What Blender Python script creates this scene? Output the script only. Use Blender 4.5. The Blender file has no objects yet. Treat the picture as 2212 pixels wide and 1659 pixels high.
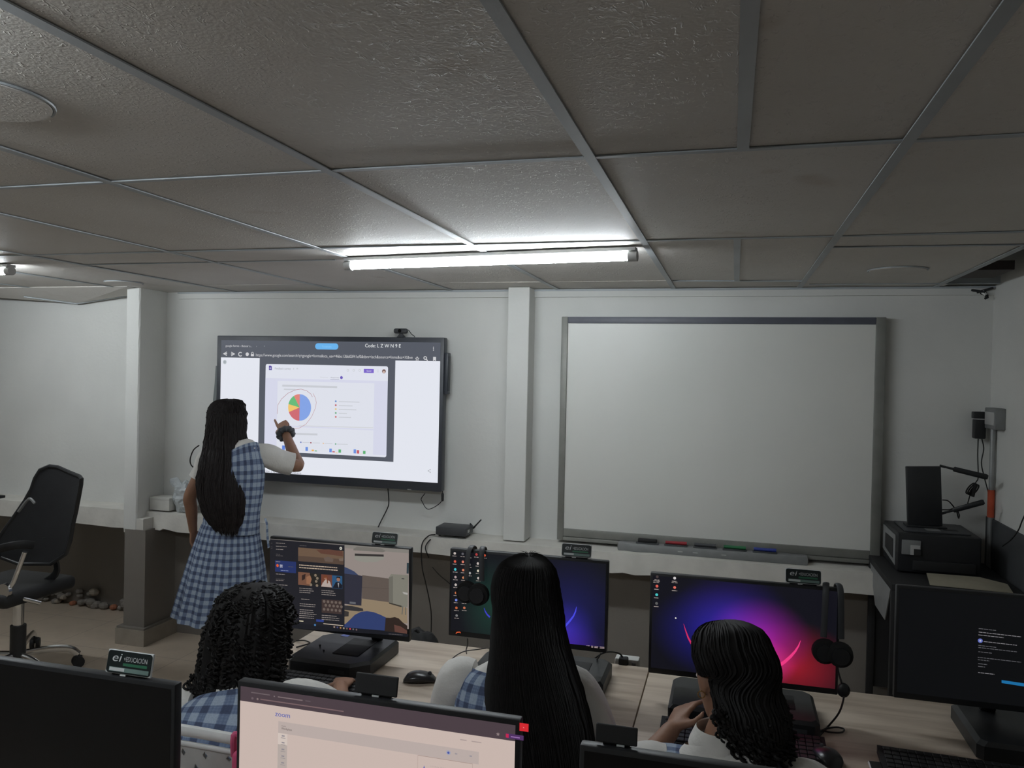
import bpy, bmesh, math, random
from math import sin, cos, pi, radians, sqrt, atan2
from mathutils import Vector, Matrix
from mathutils import noise as mnoise
random.seed(7)
SC = bpy.context.scene
COL = SC.collection

# ------------------------------------------------------------------ camera
IW, IH = 2212, 1659
FPX = 1718.9
EYE = Vector((0, 0, 1.75))
_y, _p, _r = radians(15.399), radians(-0.709), radians(1.242)
FW = Vector((-sin(_y)*cos(_p), cos(_y)*cos(_p), sin(_p)))
_R = Vector((cos(_y), sin(_y), 0)); _U = _R.cross(FW)
RT = _R*cos(_r) + _U*sin(_r); UP = -_R*sin(_r) + _U*cos(_r)
cd = bpy.data.cameras.new('camera'); cam = bpy.data.objects.new('camera', cd); COL.objects.link(cam)
cd.sensor_fit = 'HORIZONTAL'; cd.sensor_width = 36; cd.lens = FPX*36/IW; cd.clip_start = 0.02
cam.matrix_world = Matrix(((RT.x, UP.x, -FW.x, EYE.x), (RT.y, UP.y, -FW.y, EYE.y), (RT.z, UP.z, -FW.z, EYE.z), (0, 0, 0, 1)))
SC.camera = cam
# ------------------------------------------------------------------ light and exposure
w = bpy.data.worlds.new('world'); SC.world = w; w.use_nodes = True
w.node_tree.nodes['Background'].inputs[0].default_value = (0.6, 0.65, 0.75, 1)
w.node_tree.nodes['Background'].inputs[1].default_value = 0.02
SC.view_settings.view_transform = 'Standard'; SC.view_settings.look = 'None'
SC.view_settings.gamma = 1; SC.view_settings.use_curve_mapping = False
SC.view_settings.exposure = 0.0
TUBE_POWER = 68.0          # emission of the LED tubes (they are the room's only lamps)

def ray(px, py): return FW + RT*((px-IW/2)/FPX) + UP*((IH/2-py)/FPX)
def at(px, py, Y):
    d = ray(px, py); return EYE + d*((Y-EYE.y)/d.y)
def atz(px, py, Z):
    d = ray(px, py); return EYE + d*((Z-EYE.z)/d.z)
def atx(px, py, X):
    d = ray(px, py); return EYE + d*((X-EYE.x)/d.x)

# ------------------------------------------------------------------ materials
def s2l(c):
    return tuple(((v/255)/12.92 if v/255 <= .04045 else ((v/255+.055)/1.055)**2.4) for v in c)
MATS = {}
def mat(name, col, rough=.6, metal=0., bump=None, spec=.5, mottle=None, coat=0):
    if name in MATS: return MATS[name]
    m = bpy.data.materials.new(name); m.use_nodes = True; MATS[name] = m
    nt = m.node_tree; b = nt.nodes['Principled BSDF']
    b.inputs['Base Color'].default_value = (*col, 1); b.inputs['Roughness'].default_value = rough
    b.inputs['Metallic'].default_value = metal; b.inputs['Specular IOR Level'].default_value = spec
    b.inputs['Coat Weight'].default_value = coat
    tc = nt.nodes.new('ShaderNodeTexCoord')
    if mottle is None: mottle = (12, .12)
    if mottle:
        n = nt.nodes.new('ShaderNodeTexNoise'); n.inputs['Scale'].default_value = mottle[0]; n.inputs['Detail'].default_value = 5
        nt.links.new(tc.outputs['Object'], n.inputs['Vector'])
        r = nt.nodes.new('ShaderNodeMapRange'); r.inputs[1].default_value = .3; r.inputs[2].default_value = .7
        r.inputs[3].default_value = 1-mottle[1]; r.inputs[4].default_value = 1+mottle[1]*.5
        nt.links.new(n.outputs['Fac'], r.inputs[0])
        mx = nt.nodes.new('ShaderNodeVectorMath'); mx.operation = 'SCALE'; mx.inputs[0].default_value = col
        nt.links.new(r.outputs[0], mx.inputs['Scale']); nt.links.new(mx.outputs[0], b.inputs['Base Color'])
    if bump:
        n2 = nt.nodes.new('ShaderNodeTexNoise'); n2.inputs['Scale'].default_value = bump[0]; n2.inputs['Detail'].default_value = 6
        nt.links.new(tc.outputs['Object'], n2.inputs['Vector'])
        bp = nt.nodes.new('ShaderNodeBump'); bp.inputs['Strength'].default_value = bump[1]; bp.inputs['Distance'].default_value = bump[2] if len(bump) > 2 else .01
        nt.links.new(n2.outputs['Fac'], bp.inputs['Height']); nt.links.new(bp.outputs[0], b.inputs['Normal'])
    return m
def emi(rgb, k=1.0, name=None):
    """light given off by a lit display, colour as it reads on the display"""
    key = name or 'lit_%02x%02x%02x_%d' % (*[int(c) for c in rgb], int(k*100))
    if key in MATS: return MATS[key]
    m = bpy.data.materials.new(key); m.use_nodes = True; MATS[key] = m
    nt = m.node_tree; b = nt.nodes['Principled BSDF']
    b.inputs['Base Color'].default_value = (.01, .01, .01, 1); b.inputs['Roughness'].default_value = .35
    b.inputs['Specular IOR Level'].default_value = .15
    b.inputs['Emission Color'].default_value = (*s2l(rgb), 1); b.inputs['Emission Strength'].default_value = k
    return m

def N(nt, t, **kw):
    n = nt.nodes.new(t)
    for k, v in kw.items(): setattr(n, k, v)
    return n
def mth(nt, op, a, b=None, clamp=False):
    n = N(nt, 'ShaderNodeMath', operation=op, use_clamp=clamp)
    for i, v in enumerate((a, b)):
        if v is None: continue
        if isinstance(v, (int, float)): n.inputs[i].default_value = v
        else: nt.links.new(v, n.inputs[i])
    return n.outputs[0]

def wall_paint(name, col, rough=.75):
    m = mat(name, col, rough, bump=(55, .25, .004), mottle=(2.2, .06)); return m
M_WALL = wall_paint('white_wall_paint', (.70, .70, .67))
M_BROWN = wall_paint('brown_grey_wall_paint', (.205, .185, .163), .8)
M_GREYWALL = wall_paint('dark_grey_wall_paint', (.06, .063, .066), .7)
M_LEDGE = mat('chalky_white_ledge_paint', (.66, .64, .59), .8, bump=(30, .4, .006), mottle=(7, .12))
M_SLAB = mat('dark_slab', (.03, .03, .03), .9)
M_TEE = mat('grey_painted_metal', (.40, .43, .45), .5, mottle=(4, .1))
M_BLK = mat('black_plastic', (.016, .017, .019), .45, bump=(400, .1, .001), mottle=(20, .1))
M_BLKM = mat('matte_black_plastic', (.012, .012, .013), .7, mottle=(20, .1))
M_GLOSS = mat('dark_display_glass', (.006, .006, .007), .22, mottle=(3, .05), spec=.35)
M_DGREY = mat('dark_grey_plastic', (.05, .053, .058), .5)
M_MGREY = mat('mid_grey_plastic', (.22, .225, .225), .5)
M_LGREY = mat('light_grey_plastic', (.5, .5, .49), .5)
M_WHITE = mat('white_plastic', (.72, .72, .70), .45)
M_CHROME = mat('chrome', (.75, .75, .75), .15, metal=1, mottle=(9, .05))
M_STEEL = mat('galvanised_conduit', (.38, .39, .39), .45, metal=.6)
M_SKIN = mat('brown_skin', (.30, .155, .095), .55, bump=(180, .15, .002), mottle=(14, .1))
M_SHIRT = mat('white_shirt_cotton', (.72, .70, .66), .85, bump=(90, .4, .004), mottle=(9, .08))
M_HAIR = mat('black_hair', (.009, .0078, .0075), .6, mottle=(40, .3), spec=.22)
M_HAIRB = mat('dark_brown_hair', (.017, .013, .013), .6, mottle=(40, .3), spec=.25)
M_CABLE = mat('black_cable_rubber', (.012, .012, .012), .5)
M_FOAM = mat('black_ear_foam', (.01, .01, .01), .9)
M_MESHF = mat('black_mesh_fabric', (.02, .021, .024), .8, bump=(260, .5, .002))
M_PAPER = mat('buff_paper', (.32, .29, .22), .85)
M_BAG = mat('grey_plastic_bag_film', (.50, .53, .54), .35, bump=(25, .6, .01))
M_ORANGE = mat('orange_tape', (.62, .10, .04), .6)
M_PINK = mat('pink_plastic', (.62, .09, .20), .5)
M_GOLD = mat('gold', (.8, .5, .2), .25, metal=1)
M_SHOE = mat('black_shoe_leather', (.012, .012, .012), .35)
M_SOCK = mat('white_sock_knit', (.65, .65, .65), .9)
M_LIP = mat('lips', (.32, .10, .085), .5)
M_EYEW = mat('eye_white', (.7, .7, .68), .3)
M_IRIS = mat('dark_iris', (.015, .01, .008), .2)
M_GREEN = mat('green_print', (.03, .15, .08), .5)
M_TAGDK = mat('dark_green_black_label', (.010, .016, .017), .35)
M_TAGWH = mat('white_print', (.62, .64, .64), .5)
M_TAGGR = mat('grey_green_print', (.16, .24, .22), .5)
M_BLUEST = mat('blue_sticker', (.05, .10, .42), .35)
M_REDM = mat('red_marker', (.35, .02, .03), .5)
M_GRNM = mat('green_marker', (.02, .16, .06), .5)
M_BLUM = mat('blue_marker', (.03, .05, .28), .5)

# ceiling board
def ceiling_mat():
    m = bpy.data.materials.new('stucco_ceiling_board'); m.use_nodes = True
    nt = m.node_tree; b = nt.nodes['Principled BSDF']; L = nt.links.new
    b.inputs['Roughness'].default_value = .62; b.inputs['Specular IOR Level'].default_value = .35
    tc = N(nt, 'ShaderNodeTexCoord')
    n = N(nt, 'ShaderNodeTexNoise'); n.inputs['Scale'].default_value = 1.7; n.inputs['Detail'].default_value = 4
    L(tc.outputs['Object'], n.inputs['Vector'])
    cr = N(nt, 'ShaderNodeValToRGB'); cr.color_ramp.elements[0].position = .3; cr.color_ramp.elements[0].color = (.57, .54, .50, 1)
    cr.color_ramp.elements[1].position = .7; cr.color_ramp.elements[1].color = (.63, .61, .575, 1)
    L(n.outputs['Fac'], cr.inputs[0])
    # faint brown water stains with a shape of their own
    n4 = N(nt, 'ShaderNodeTexNoise'); n4.inputs['Scale'].default_value = 3.1; n4.inputs['Detail'].default_value = 3
    L(tc.outputs['Object'], n4.inputs['Vector'])
    st = mth(nt, 'MULTIPLY', mth(nt, 'SUBTRACT', n4.outputs['Fac'], .66, True), 4.0, True)
    mx = N(nt, 'ShaderNodeMix', data_type='RGBA'); L(st, mx.inputs[0]); L(cr.outputs[0], mx.inputs[6]); mx.inputs[7].default_value = (.34, .25, .17, 1)
    L(mx.outputs[2], b.inputs['Base Color'])
    # worm-like stucco relief
    mp = N(nt, 'ShaderNodeMapping'); mp.inputs['Scale'].default_value = (1.9, 1.0, 1); L(tc.outputs['Object'], mp.inputs['Vector'])
    n2 = N(nt, 'ShaderNodeTexNoise'); n2.inputs['Scale'].default_value = 26; n2.inputs['Detail'].default_value = 2; n2.inputs['Distortion'].default_value = 1.2
    L(mp.outputs[0], n2.inputs['Vector'])
    rid = mth(nt, 'ABSOLUTE', mth(nt, 'SUBTRACT', n2.outputs['Fac'], .5))
    rid = mth(nt, 'SUBTRACT', .045, rid, True); rid = mth(nt, 'MULTIPLY', rid, 18)
    n5 = N(nt, 'ShaderNodeTexNoise'); n5.inputs['Scale'].default_value = 60; L(tc.outputs['Object'], n5.inputs['Vector'])
    msk = mth(nt, 'MULTIPLY', mth(nt, 'SUBTRACT', n5.outputs['Fac'], .5, True), 6, True)
    rid = mth(nt, 'MULTIPLY', rid, msk)
    n3 = N(nt, 'ShaderNodeTexNoise'); n3.inputs['Scale'].default_value = 140; n3.inputs['Detail'].default_value = 3
    L(tc.outputs['Object'], n3.inputs['Vector'])
    h = mth(nt, 'ADD', rid, mth(nt, 'MULTIPLY', n3.outputs['Fac'], .5))
    bp = N(nt, 'ShaderNodeBump'); bp.inputs['Strength'].default_value = .55; bp.inputs['Distance'].default_value = .0035
    L(h, bp.inputs['Height']); L(bp.outputs[0], b.inputs['Normal'])
    return m
M_CEIL = ceiling_mat()

def floor_mat():
    m = bpy.data.materials.new('beige_ceramic_floor'); m.use_nodes = True
    nt = m.node_tree; b = nt.nodes['Principled BSDF']; L = nt.links.new
    b.inputs['Roughness'].default_value = .42
    tc = N(nt, 'ShaderNodeTexCoord')
    br = N(nt, 'ShaderNodeTexBrick'); br.offset = 0; br.inputs['Scale'].default_value = 1
    br.inputs['Brick Width'].default_value = .45; br.inputs['Row Height'].default_value = .45; br.inputs['Mortar Size'].default_value = .003
    br.inputs['Color1'].default_value = (.54, .45, .355, 1); br.inputs['Color2'].default_value = (.50, .42, .33, 1); br.inputs['Mortar'].default_value = (.36, .30, .24, 1)
    L(tc.outputs['Object'], br.inputs['Vector'])
    n = N(nt, 'ShaderNodeTexNoise'); n.inputs['Scale'].default_value = 9; n.inputs['Detail'].default_value = 6; L(tc.outputs['Object'], n.inputs['Vector'])
    mr = N(nt, 'ShaderNodeMapRange'); mr.inputs[3].default_value = .82; mr.inputs[4].default_value = 1.12; L(n.outputs['Fac'], mr.inputs[0])
    sc = N(nt, 'ShaderNodeVectorMath', operation='SCALE'); L(br.outputs['Color'], sc.inputs[0]); L(mr.outputs[0], sc.inputs['Scale'])
    L(sc.outputs[0], b.inputs['Base Color'])
    return m
M_FLOOR = floor_mat()

def wood_mat():
    m = bpy.data.materials.new('pale_wood_laminate'); m.use_nodes = True
    nt = m.node_tree; b = nt.nodes['Principled BSDF']; L = nt.links.new
    b.inputs['Roughness'].default_value = .5
    tc = N(nt, 'ShaderNodeTexCoord'); mp = N(nt, 'ShaderNodeMapping'); mp.inputs['Scale'].default_value = (1.2, 11, 11)
    L(tc.outputs['Object'], mp.inputs['Vector'])
    n = N(nt, 'ShaderNodeTexNoise'); n.inputs['Scale'].default_value = 2.2; n.inputs['Detail'].default_value = 8; n.inputs['Distortion'].default_value = .4
    L(mp.outputs[0], n.inputs['Vector'])
    cr = N(nt, 'ShaderNodeValToRGB'); e = cr.color_ramp.elements
    e[0].position = .3; e[0].color = (.40, .315, .24, 1); e[1].position = .62; e[1].color = (.58, .49, .395, 1)
    L(n.outputs['Fac'], cr.inputs[0]); L(cr.outputs[0], b.inputs['Base Color'])
    return m
M_WOOD = wood_mat()
M_EDGE = mat('brown_edge_band', (.17, .12, .085), .6)

def plaid_mat():
    m = bpy.data.materials.new('blue_gingham_cotton'); m.use_nodes = True
    nt = m.node_tree; b = nt.nodes['Principled BSDF']; L = nt.links.new
    b.inputs['Roughness'].default_value = .85; b.inputs['Specular IOR Level'].default_value = .2
    uv = N(nt, 'ShaderNodeUVMap'); sp = N(nt, 'ShaderNodeSeparateXYZ'); L(uv.outputs[0], sp.inputs[0])
    def stripe(o, per):
        s = mth(nt, 'SINE', mth(nt, 'MULTIPLY', o, 2*pi/per))
        s1 = mth(nt, 'MULTIPLY', mth(nt, 'ADD', s, .15), 3.0); s1 = mth(nt, 'ADD', s1, .5, True)
        t = mth(nt, 'SINE', mth(nt, 'MULTIPLY', o, 2*pi/per*6)); t = mth(nt, 'MULTIPLY', t, .09)
        return mth(nt, 'ADD', s1, t)
    f = mth(nt, 'MULTIPLY', mth(nt, 'ADD', stripe(sp.outputs[0], .040), stripe(sp.outputs[1], .040)), .5)
    cr = N(nt, 'ShaderNodeValToRGB'); e = cr.color_ramp.elements
    e[0].position = .05; e[0].color = (.068, .088, .15, 1); e[1].position = .95; e[1].color = (.36, .43, .53, 1)
    e2 = cr.color_ramp.elements.new(.5); e2.color = (.155, .205, .315, 1)
    L(f, cr.inputs[0])
    tc = N(nt, 'ShaderNodeTexCoord'); n = N(nt, 'ShaderNodeTexNoise'); n.inputs['Scale'].default_value = 220; L(tc.outputs['Object'], n.inputs['Vector'])
    mr = N(nt, 'ShaderNodeMapRange'); mr.inputs[3].default_value = .78; mr.inputs[4].default_value = 1.2; L(n.outputs['Fac'], mr.inputs[0])
    sc = N(nt, 'ShaderNodeVectorMath', operation='SCALE'); L(cr.outputs[0], sc.inputs[0]); L(mr.outputs[0], sc.inputs['Scale'])
    L(sc.outputs[0], b.inputs['Base Color'])
    bp = N(nt, 'ShaderNodeBump'); bp.inputs['Strength'].default_value = .3; bp.inputs['Distance'].default_value = .003
    n2 = N(nt, 'ShaderNodeTexNoise'); n2.inputs['Scale'].default_value = 25; L(tc.outputs['Object'], n2.inputs['Vector'])
    L(n2.outputs['Fac'], bp.inputs['Height']); L(bp.outputs[0], b.inputs['Normal'])
    return m
M_PLAID = plaid_mat()

# ------------------------------------------------------------------ object helpers
def tag(o, label=None, cat=None, group=None, kind=None):
    if label: o['label'] = label
    if cat: o['category'] = cat
    if group: o['group'] = group
    if kind: o['kind'] = kind
    return o
def thing(name, label, cat, loc=(0, 0, 0), group=None, rz=0.):
    o = bpy.data.objects.new(name, None); COL.objects.link(o)
    o.location = loc; o.rotation_euler = (0, 0, rz); o.empty_display_size = .05
    return tag(o, label, cat, group)
def _chain_matrix(o):
    m = Matrix.Identity(4)
    while o is not None:
        m = (Matrix.Translation(o.location) @ o.rotation_euler.to_matrix().to_4x4()) @ m
        o = o.parent
    return m

class MB:
    """collects shapes and links them as one mesh object"""
    def __init__(s): s.v = []; s.f = []; s.m = []; s.uv = []; s.ml = []
    def _mi(s, m):
        if m not in s.ml: s.ml.append(m)
        return s.ml.index(m)
    def add(s, vs, fs, m, uvs=None):
        o = len(s.v); k = s._mi(m); s.v += [Vector(v) for v in vs]
        for i, f in enumerate(fs):
            s.f.append([a+o for a in f]); s.m.append(k); s.uv.append(uvs[i] if uvs else None)
        return s
    def bm(s, bm, m, M=None):
        if M is not None: bmesh.ops.transform(bm, matrix=M, verts=bm.verts)
        bm.verts.ensure_lookup_table(); bm.verts.index_update()
        s.add([v.co.copy() for v in bm.verts], [[v.index for v in f.verts] for f in bm.faces], m); bm.free(); return s
    def box(s, lo, hi, m, bev=0, seg=2, M=None):
        bm = bmesh.new(); bmesh.ops.create_cube(bm, size=1)
        lo = Vector(lo); hi = Vector(hi); d = hi-lo; c = (lo+hi)/2
        for v in bm.verts: v.co = Vector((v.co.x*d.x+c.x, v.co.y*d.y+c.y, v.co.z*d.z+c.z))
        if bev: bmesh.ops.bevel(bm, geom=bm.edges[:]+bm.verts[:], offset=bev, segments=seg, profile=.5, affect='EDGES')
        return s.bm(bm, m, M)
    def loft(s, rings, m, n=20, cap=True, wave=None, uvs=True, a0=0, a1=2*pi, p=1.0, close=True):
        """rings: (centre, A, B) half-axis vectors"""
        vs = []; fs = []; U = []; k = n if close else n+1
        per = sum((r[1].length+r[2].length) for r in rings)/len(rings)*pi
        L = [0]
        for i in range(1, len(rings)): L.append(L[-1]+(rings[i][0]-rings[i-1][0]).length)
        for i, (c, A, B) in enumerate(rings):
            for j in range(k):
                t = a0+(a1-a0)*j/n; ct, st = cos(t), sin(t)
                if p != 1.0:
                    ct = math.copysign(abs(ct)**p, ct); st = math.copysign(abs(st)**p, st)
                q = 1.0
                if wave: q = wave(i/(len(rings)-1), t)
                vs.append(c + A*ct*q + B*st*q)
        for i in range(len(rings)-1):
            for j in range(n):
                a = i*k+j; b = i*k+(j+1) % k if close else i*k+j+1
                fs.append([a, b, b+k, a+k])
                frac = (a1-a0)/(2*pi)
                U.append([(j/n*per*frac, L[i]), ((j+1)/n*per*frac, L[i]), ((j+1)/n*per*frac, L[i+1]), (j/n*per*frac, L[i+1])])
        if cap and close:
            fs.append(list(range(k))[::-1]); U.append([(v.x, v.z) for v in vs[:k]][::-1])
            fs.append([(len(rings)-1)*k+j for j in range(k)]); U.append([(v.x, v.z) for v in vs[-k:]])
        return s.add(vs, fs, m, U if uvs else None)
    def tube(s, pts, r, m, n=8, cap=True, ry=None, up=None, round_end=False):
        pts = [Vector(p) for p in pts]
        rr = r if isinstance(r, (list, tuple)) else [r]*len(pts)
        ry_ = ry if isinstance(ry, (list, tuple)) else ([ry]*len(pts) if ry else rr)
        if round_end:
            d0 = (pts[0]-pts[1]).normalized(); d1 = (pts[-1]-pts[-2]).normalized()
            pts = [pts[0]+d0*rr[0]*.95, pts[0]+d0*rr[0]*.7]+pts+[pts[-1]+d1*rr[-1]*.7, pts[-1]+d1*rr[-1]*.95]
            rr = [rr[0]*.3, rr[0]*.75]+list(rr)+[rr[-1]*.75, rr[-1]*.3]; ry_ = [ry_[0]*.3, ry_[0]*.75]+list(ry_)+[ry_[-1]*.75, ry_[-1]*.3]
        T = []
        for i in range(len(pts)):
            a = pts[max(i-1, 0)]; b = pts[min(i+1, len(pts)-1)]; t = (b-a)
            T.append(t.normalized() if t.length > 1e-9 else Vector((0, 0, 1)))
        u = Vector(up) if up else (Vector((0, 0, 1)) if abs(T[0].z) < .9 else Vector((1, 0, 0)))
        u = (u-T[0]*u.dot(T[0])).normalized(); rings = []
        for i in range(len(pts)):
            u = (u-T[i]*u.dot(T[i])).normalized(); w_ = T[i].cross(u)
            rings.append((pts[i], u*rr[i], w_*ry_[i]))
        return s.loft(rings, m, n, cap)
    def ell(s, c, r, m, n=16, k=10, M=None):
        c = Vector(c); rings = []
        for i in range(k+1):
            t = -pi/2+pi*(i/k)*.999+.0005*pi; q = max(cos(t), .02)
            A = Vector((r[0]*q, 0, 0)); B = Vector((0, r[1]*q, 0)); z = Vector((0, 0, r[2]*sin(t)))
            if M is not None: A = M@A; B = M@B; z = M@z
            rings.append((c+z, A, B))
        return s.loft(rings, m, n)
    def prism(s, poly, d, m):
        """poly: 3-D points of one face, d: extrusion vector"""
        n = len(poly); d = Vector(d); vs = [Vector(p) for p in poly]+[Vector(p)+d for p in poly]
        fs = [list(range(n)), [n+i for i in range(n)][::-1]]+[[i, n+i, n+(i+1) % n, (i+1) % n] for i in range(n)]
        return s.add(vs, fs, m)
    def cyl(s, a, b, r, m, n=20, r2=None): return s.tube([a, b], [r, r if r2 is None else r2], m, n)
    def build(s, name, parent=None, world=True, smooth=True, ang=35, label=None):
        me = bpy.data.meshes.new(name)
        me.from_pydata([tuple(v) for v in s.v], [], s.f)
        for m in s.ml: me.materials.append(m)
        me.polygons.foreach_set('material_index', s.m)
        if any(u is not None for u in s.uv):
            ul = me.uv_layers.new(name='UVMap'); li = 0
            for u, f in zip(s.uv, s.f):
                for q in range(len(f)):
                    ul.data[li].uv = u[q] if u else (0, 0); li += 1
        bm = bmesh.new(); bm.from_mesh(me); bmesh.ops.recalc_face_normals(bm, faces=bm.faces); bm.to_mesh(me); bm.free()
        if smooth:
            me.polygons.foreach_set('use_smooth', [True]*len(me.polygons)); me.set_sharp_from_angle(angle=radians(ang))
        o = bpy.data.objects.new(name, me); COL.objects.link(o)
        if parent:
            if world: me.transform(_chain_matrix(parent).inverted())
            o.parent = parent
        if label: o['label'] = label
        return o
def copy_tree(o, parent=None):
    c = o.copy(); COL.objects.link(c); c.parent = parent
    for ch in list(o.children): copy_tree(ch, c)
    return c
def catmull(pts, k=6):
    pts = [Vector(p) for p in pts]; out = []
    P = [pts[0]*2-pts[1]]+pts+[pts[-1]*2-pts[-2]]
    for i in range(1, len(P)-2):
        for j in range(k):
            t = j/k; a, b, c, d = P[i-1], P[i], P[i+1], P[i+2]
            out.append(.5*((2*b)+(c-a)*t+(2*a-5*b+4*c-d)*t*t+(3*b-a-3*c+d)*t**3))
    out.append(pts[-1]); return out
def struct(mb, name, smooth=False):
    o = mb.build(name, smooth=smooth); o['kind'] = 'structure'; return o

_tc = {}
def text_geo(s):
    """flat letter shapes from Blender's own font, height of capitals = 1"""
    if s in _tc: return _tc[s]
    cu = bpy.data.curves.new('t', 'FONT'); cu.body = s; cu.resolution_u = 3; cu.size = 1/.69
    ob = bpy.data.objects.new('t', cu); COL.objects.link(ob)
    dg = bpy.context.evaluated_depsgraph_get(); me = bpy.data.meshes.new_from_object(ob.evaluated_get(dg))
    vs = [v.co.copy() for v in me.vertices]; fs = [list(p.vertices) for p in me.polygons]
    COL.objects.unlink(ob); bpy.data.objects.remove(ob); bpy.data.curves.remove(cu); bpy.data.meshes.remove(me)
    _tc[s] = (vs, fs); return _tc[s]

class Screen(MB):
    """flat printed or lit content lying in a plane Y = const, facing -Y; (x, z) world or pixel positions of a crop"""
    def __init__(s, Y, crop=(0, 0, 1)): super().__init__(); s.Y = Y; s.crop = crop
    def P(s, u, v):
        ox, oy, k = s.crop; p = at(ox+u/k, oy+v/k, s.Y); return p.x, p.z
    def poly(s, pts, m, lay=1):
        y = s.Y-lay*.0004
        return s.add([(x, y, z) for x, z in pts], [list(range(len(pts)))], m)
    def rect(s, u0, v0, u1, v1, m, lay=1, r=0):
        x0, z1 = s.P(u0, v0); x1, z0 = s.P(u1, v1); return s.wrect(x0, z0, x1, z1, m, lay, r)
    def wrect(s, x0, z0, x1, z1, m, lay=1, r=0):
        if r <= 0: return s.poly([(x0, z0), (x1, z0), (x1, z1), (x0, z1)], m, lay)
        r = min(r, abs(x1-x0)/2.01, abs(z1-z0)/2.01); pts = []
        for cx, cz, a in ((x1-r, z0+r, -pi/2), (x1-r, z1-r, 0), (x0+r, z1-r, pi/2), (x0+r, z0+r, pi)):
            for i in range(5): pts.append((cx+r*cos(a+i*pi/8), cz+r*sin(a+i*pi/8)))
        return s.poly(pts, m, lay)
    def quad(s, p4, m, lay=1): return s.poly([s.P(*p) for p in p4], m, lay)
    def disc(s, u, v, rpx, m, lay=1, a0=0, a1=2*pi, n=20):
        x, z = s.P(u, v); x1, _ = s.P(u+rpx, v); r = abs(x1-x); return s.wdisc(x, z, r, m, lay, a0, a1, n)
    def wdisc(s, x, z, r, m, lay=1, a0=0, a1=2*pi, n=20, rz=None):
        pts = [(x, z)] if a1-a0 < 6.28 else []
        for i in range(n+(1 if pts else 0)):
            a = a0+(a1-a0)*i/n; pts.append((x+r*cos(a), z+(rz or r)*sin(a)))
        return s.poly(pts, m, lay)
    def arc(s, pts, wd, m, lay=1):
        """thin stroke along pixel points"""
        q = [s.P(*p) for p in pts]; return s.stroke(q, wd, m, lay)
    def stroke(s, q, wd, m, lay=1):
        y = s.Y-lay*.0004; vs = []; fs = []
        for i, (x, z) in enumerate(q):
            a = q[max(i-1, 0)]; b = q[min(i+1, len(q)-1)]; dx, dz = b[0]-a[0], b[1]-a[1]; l = sqrt(dx*dx+dz*dz) or 1
            k = wd[i] if isinstance(wd, list) else wd
            nx, nz = -dz/l*k/2, dx/l*k/2; vs += [(x+nx, y, z+nz), (x-nx, y, z-nz)]
        for i in range(len(q)-1): fs.append([2*i, 2*i+1, 2*i+3, 2*i+2])
        return s.add(vs, fs, m)
    def text(s, body, u, v, cap, m, lay=1, wmax=None, skew=0):
        """baseline-left pixel, cap height in pixels of the crop"""
        x, z = s.P(u, v); _, z2 = s.P(u, v-cap); W = None
        if wmax: W = s.P(u+wmax, v)[0]-x
        return s.wtext(body, x, z, z2-z, m, lay, W, skew)
    def wtext(s, body, x, z, h, m, lay=1, W=None, skew=0):
        vs, fs = text_geo(body); y = s.Y-lay*.0004
        if not vs: return s
        mx = max(v.x for v in vs); k = h if W is None else W/mx
        return s.add([(x+v.x*k+v.y*h*skew, y, z+v.y*h) for v in vs], fs, m)

# ================================================================== ROOM
ZC = 2.24; WY = 4.464; RX = 1.25; LX = -6.2; BY = -3.2
WYL = 4.76                                   # lower wall of the left bay stands further back
m = MB(); m.box((LX-.1, BY-.1, -.1), (RX+.1, WYL+.1, 0), M_FLOOR); struct(m, 'floor')
m = MB(); m.box((LX, WY, .68), (RX+.1, WY+.15, 2.75), M_WALL)
m.box((-3.6, WY, 0), (RX+.1, WY+.15, .72), M_BROWN)
m.box((LX, WYL, 0), (-3.6, WYL+.1, .72), M_BROWN); m.box((-3.62, WY+.01, 0), (-3.6, WYL, .70), M_BROWN)
struct(m, 'wall_front')
m = MB(); m.box((RX, BY, 0), (RX+.1, WY, 2.75), M_WALL); m.box((RX-.012, 1.9, 0), (RX, WY-.02, 1.095), M_GREYWALL); struct(m, 'wall_right')
m = MB(); m.box((LX-.1, BY, 0), (LX, WYL, 2.75), M_WALL); struct(m, 'wall_left')
m = MB(); m.box((LX-.1, BY-.1, 0), (RX+.1, BY, 2.75), M_WALL); struct(m, 'wall_back')
# ledge of concrete painted white, with a ragged lower edge of paint
m = MB(); LF = 4.27
bot = [at(u, v, LF) for u, v in ((0, 1114), (60, 1119), (110, 1122), (164, 1130), (200, 1134), (240, 1139), (280, 1141), (318, 1141), (345, 1146), (352, 1142), (383, 1150), (470, 1156), (585, 1168), (700, 1177), (880, 1191), (930, 1196), (972, 1201), (1100, 1212), (1240, 1226), (1322, 1238), (1345, 1237), (1372, 1243), (1405, 1243), (1560, 1257), (1700, 1271), (1780, 1278), (1835, 1281), (1875, 1285), (1905, 1287))]
top = [Vector((p.x, LF, .80+.022*max(0, min(1, (-2.2-p.x)/1.5))+random.uniform(-.002, .002))) for p in bot]
xs = [LX]+[p.x for p in bot]+[RX]; zb = [bot[0].z]+[p.z for p in bot]+[bot[-1].z]; zt = [top[0].z]+[p.z for p in top]+[top[-1].z]
vs = []; fs = []
for x, b, t in zip(xs, zb, zt): vs += [(x, LF, b), (x, LF+.012, t), (x, WY+.02, t+.004), (x, WY+.02, b)]
for i in range(len(xs)-1):
    a = 4*i; fs += [[a, a+4, a+5, a+1], [a+1, a+5, a+6, a+2], [a+3, a+7, a+4, a]]
fs += [[0, 1, 2, 3], [4*len(xs)-4+k for k in range(4)]]
m.add(vs, fs, M_LEDGE); struct(m, 'trim_1')
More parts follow.
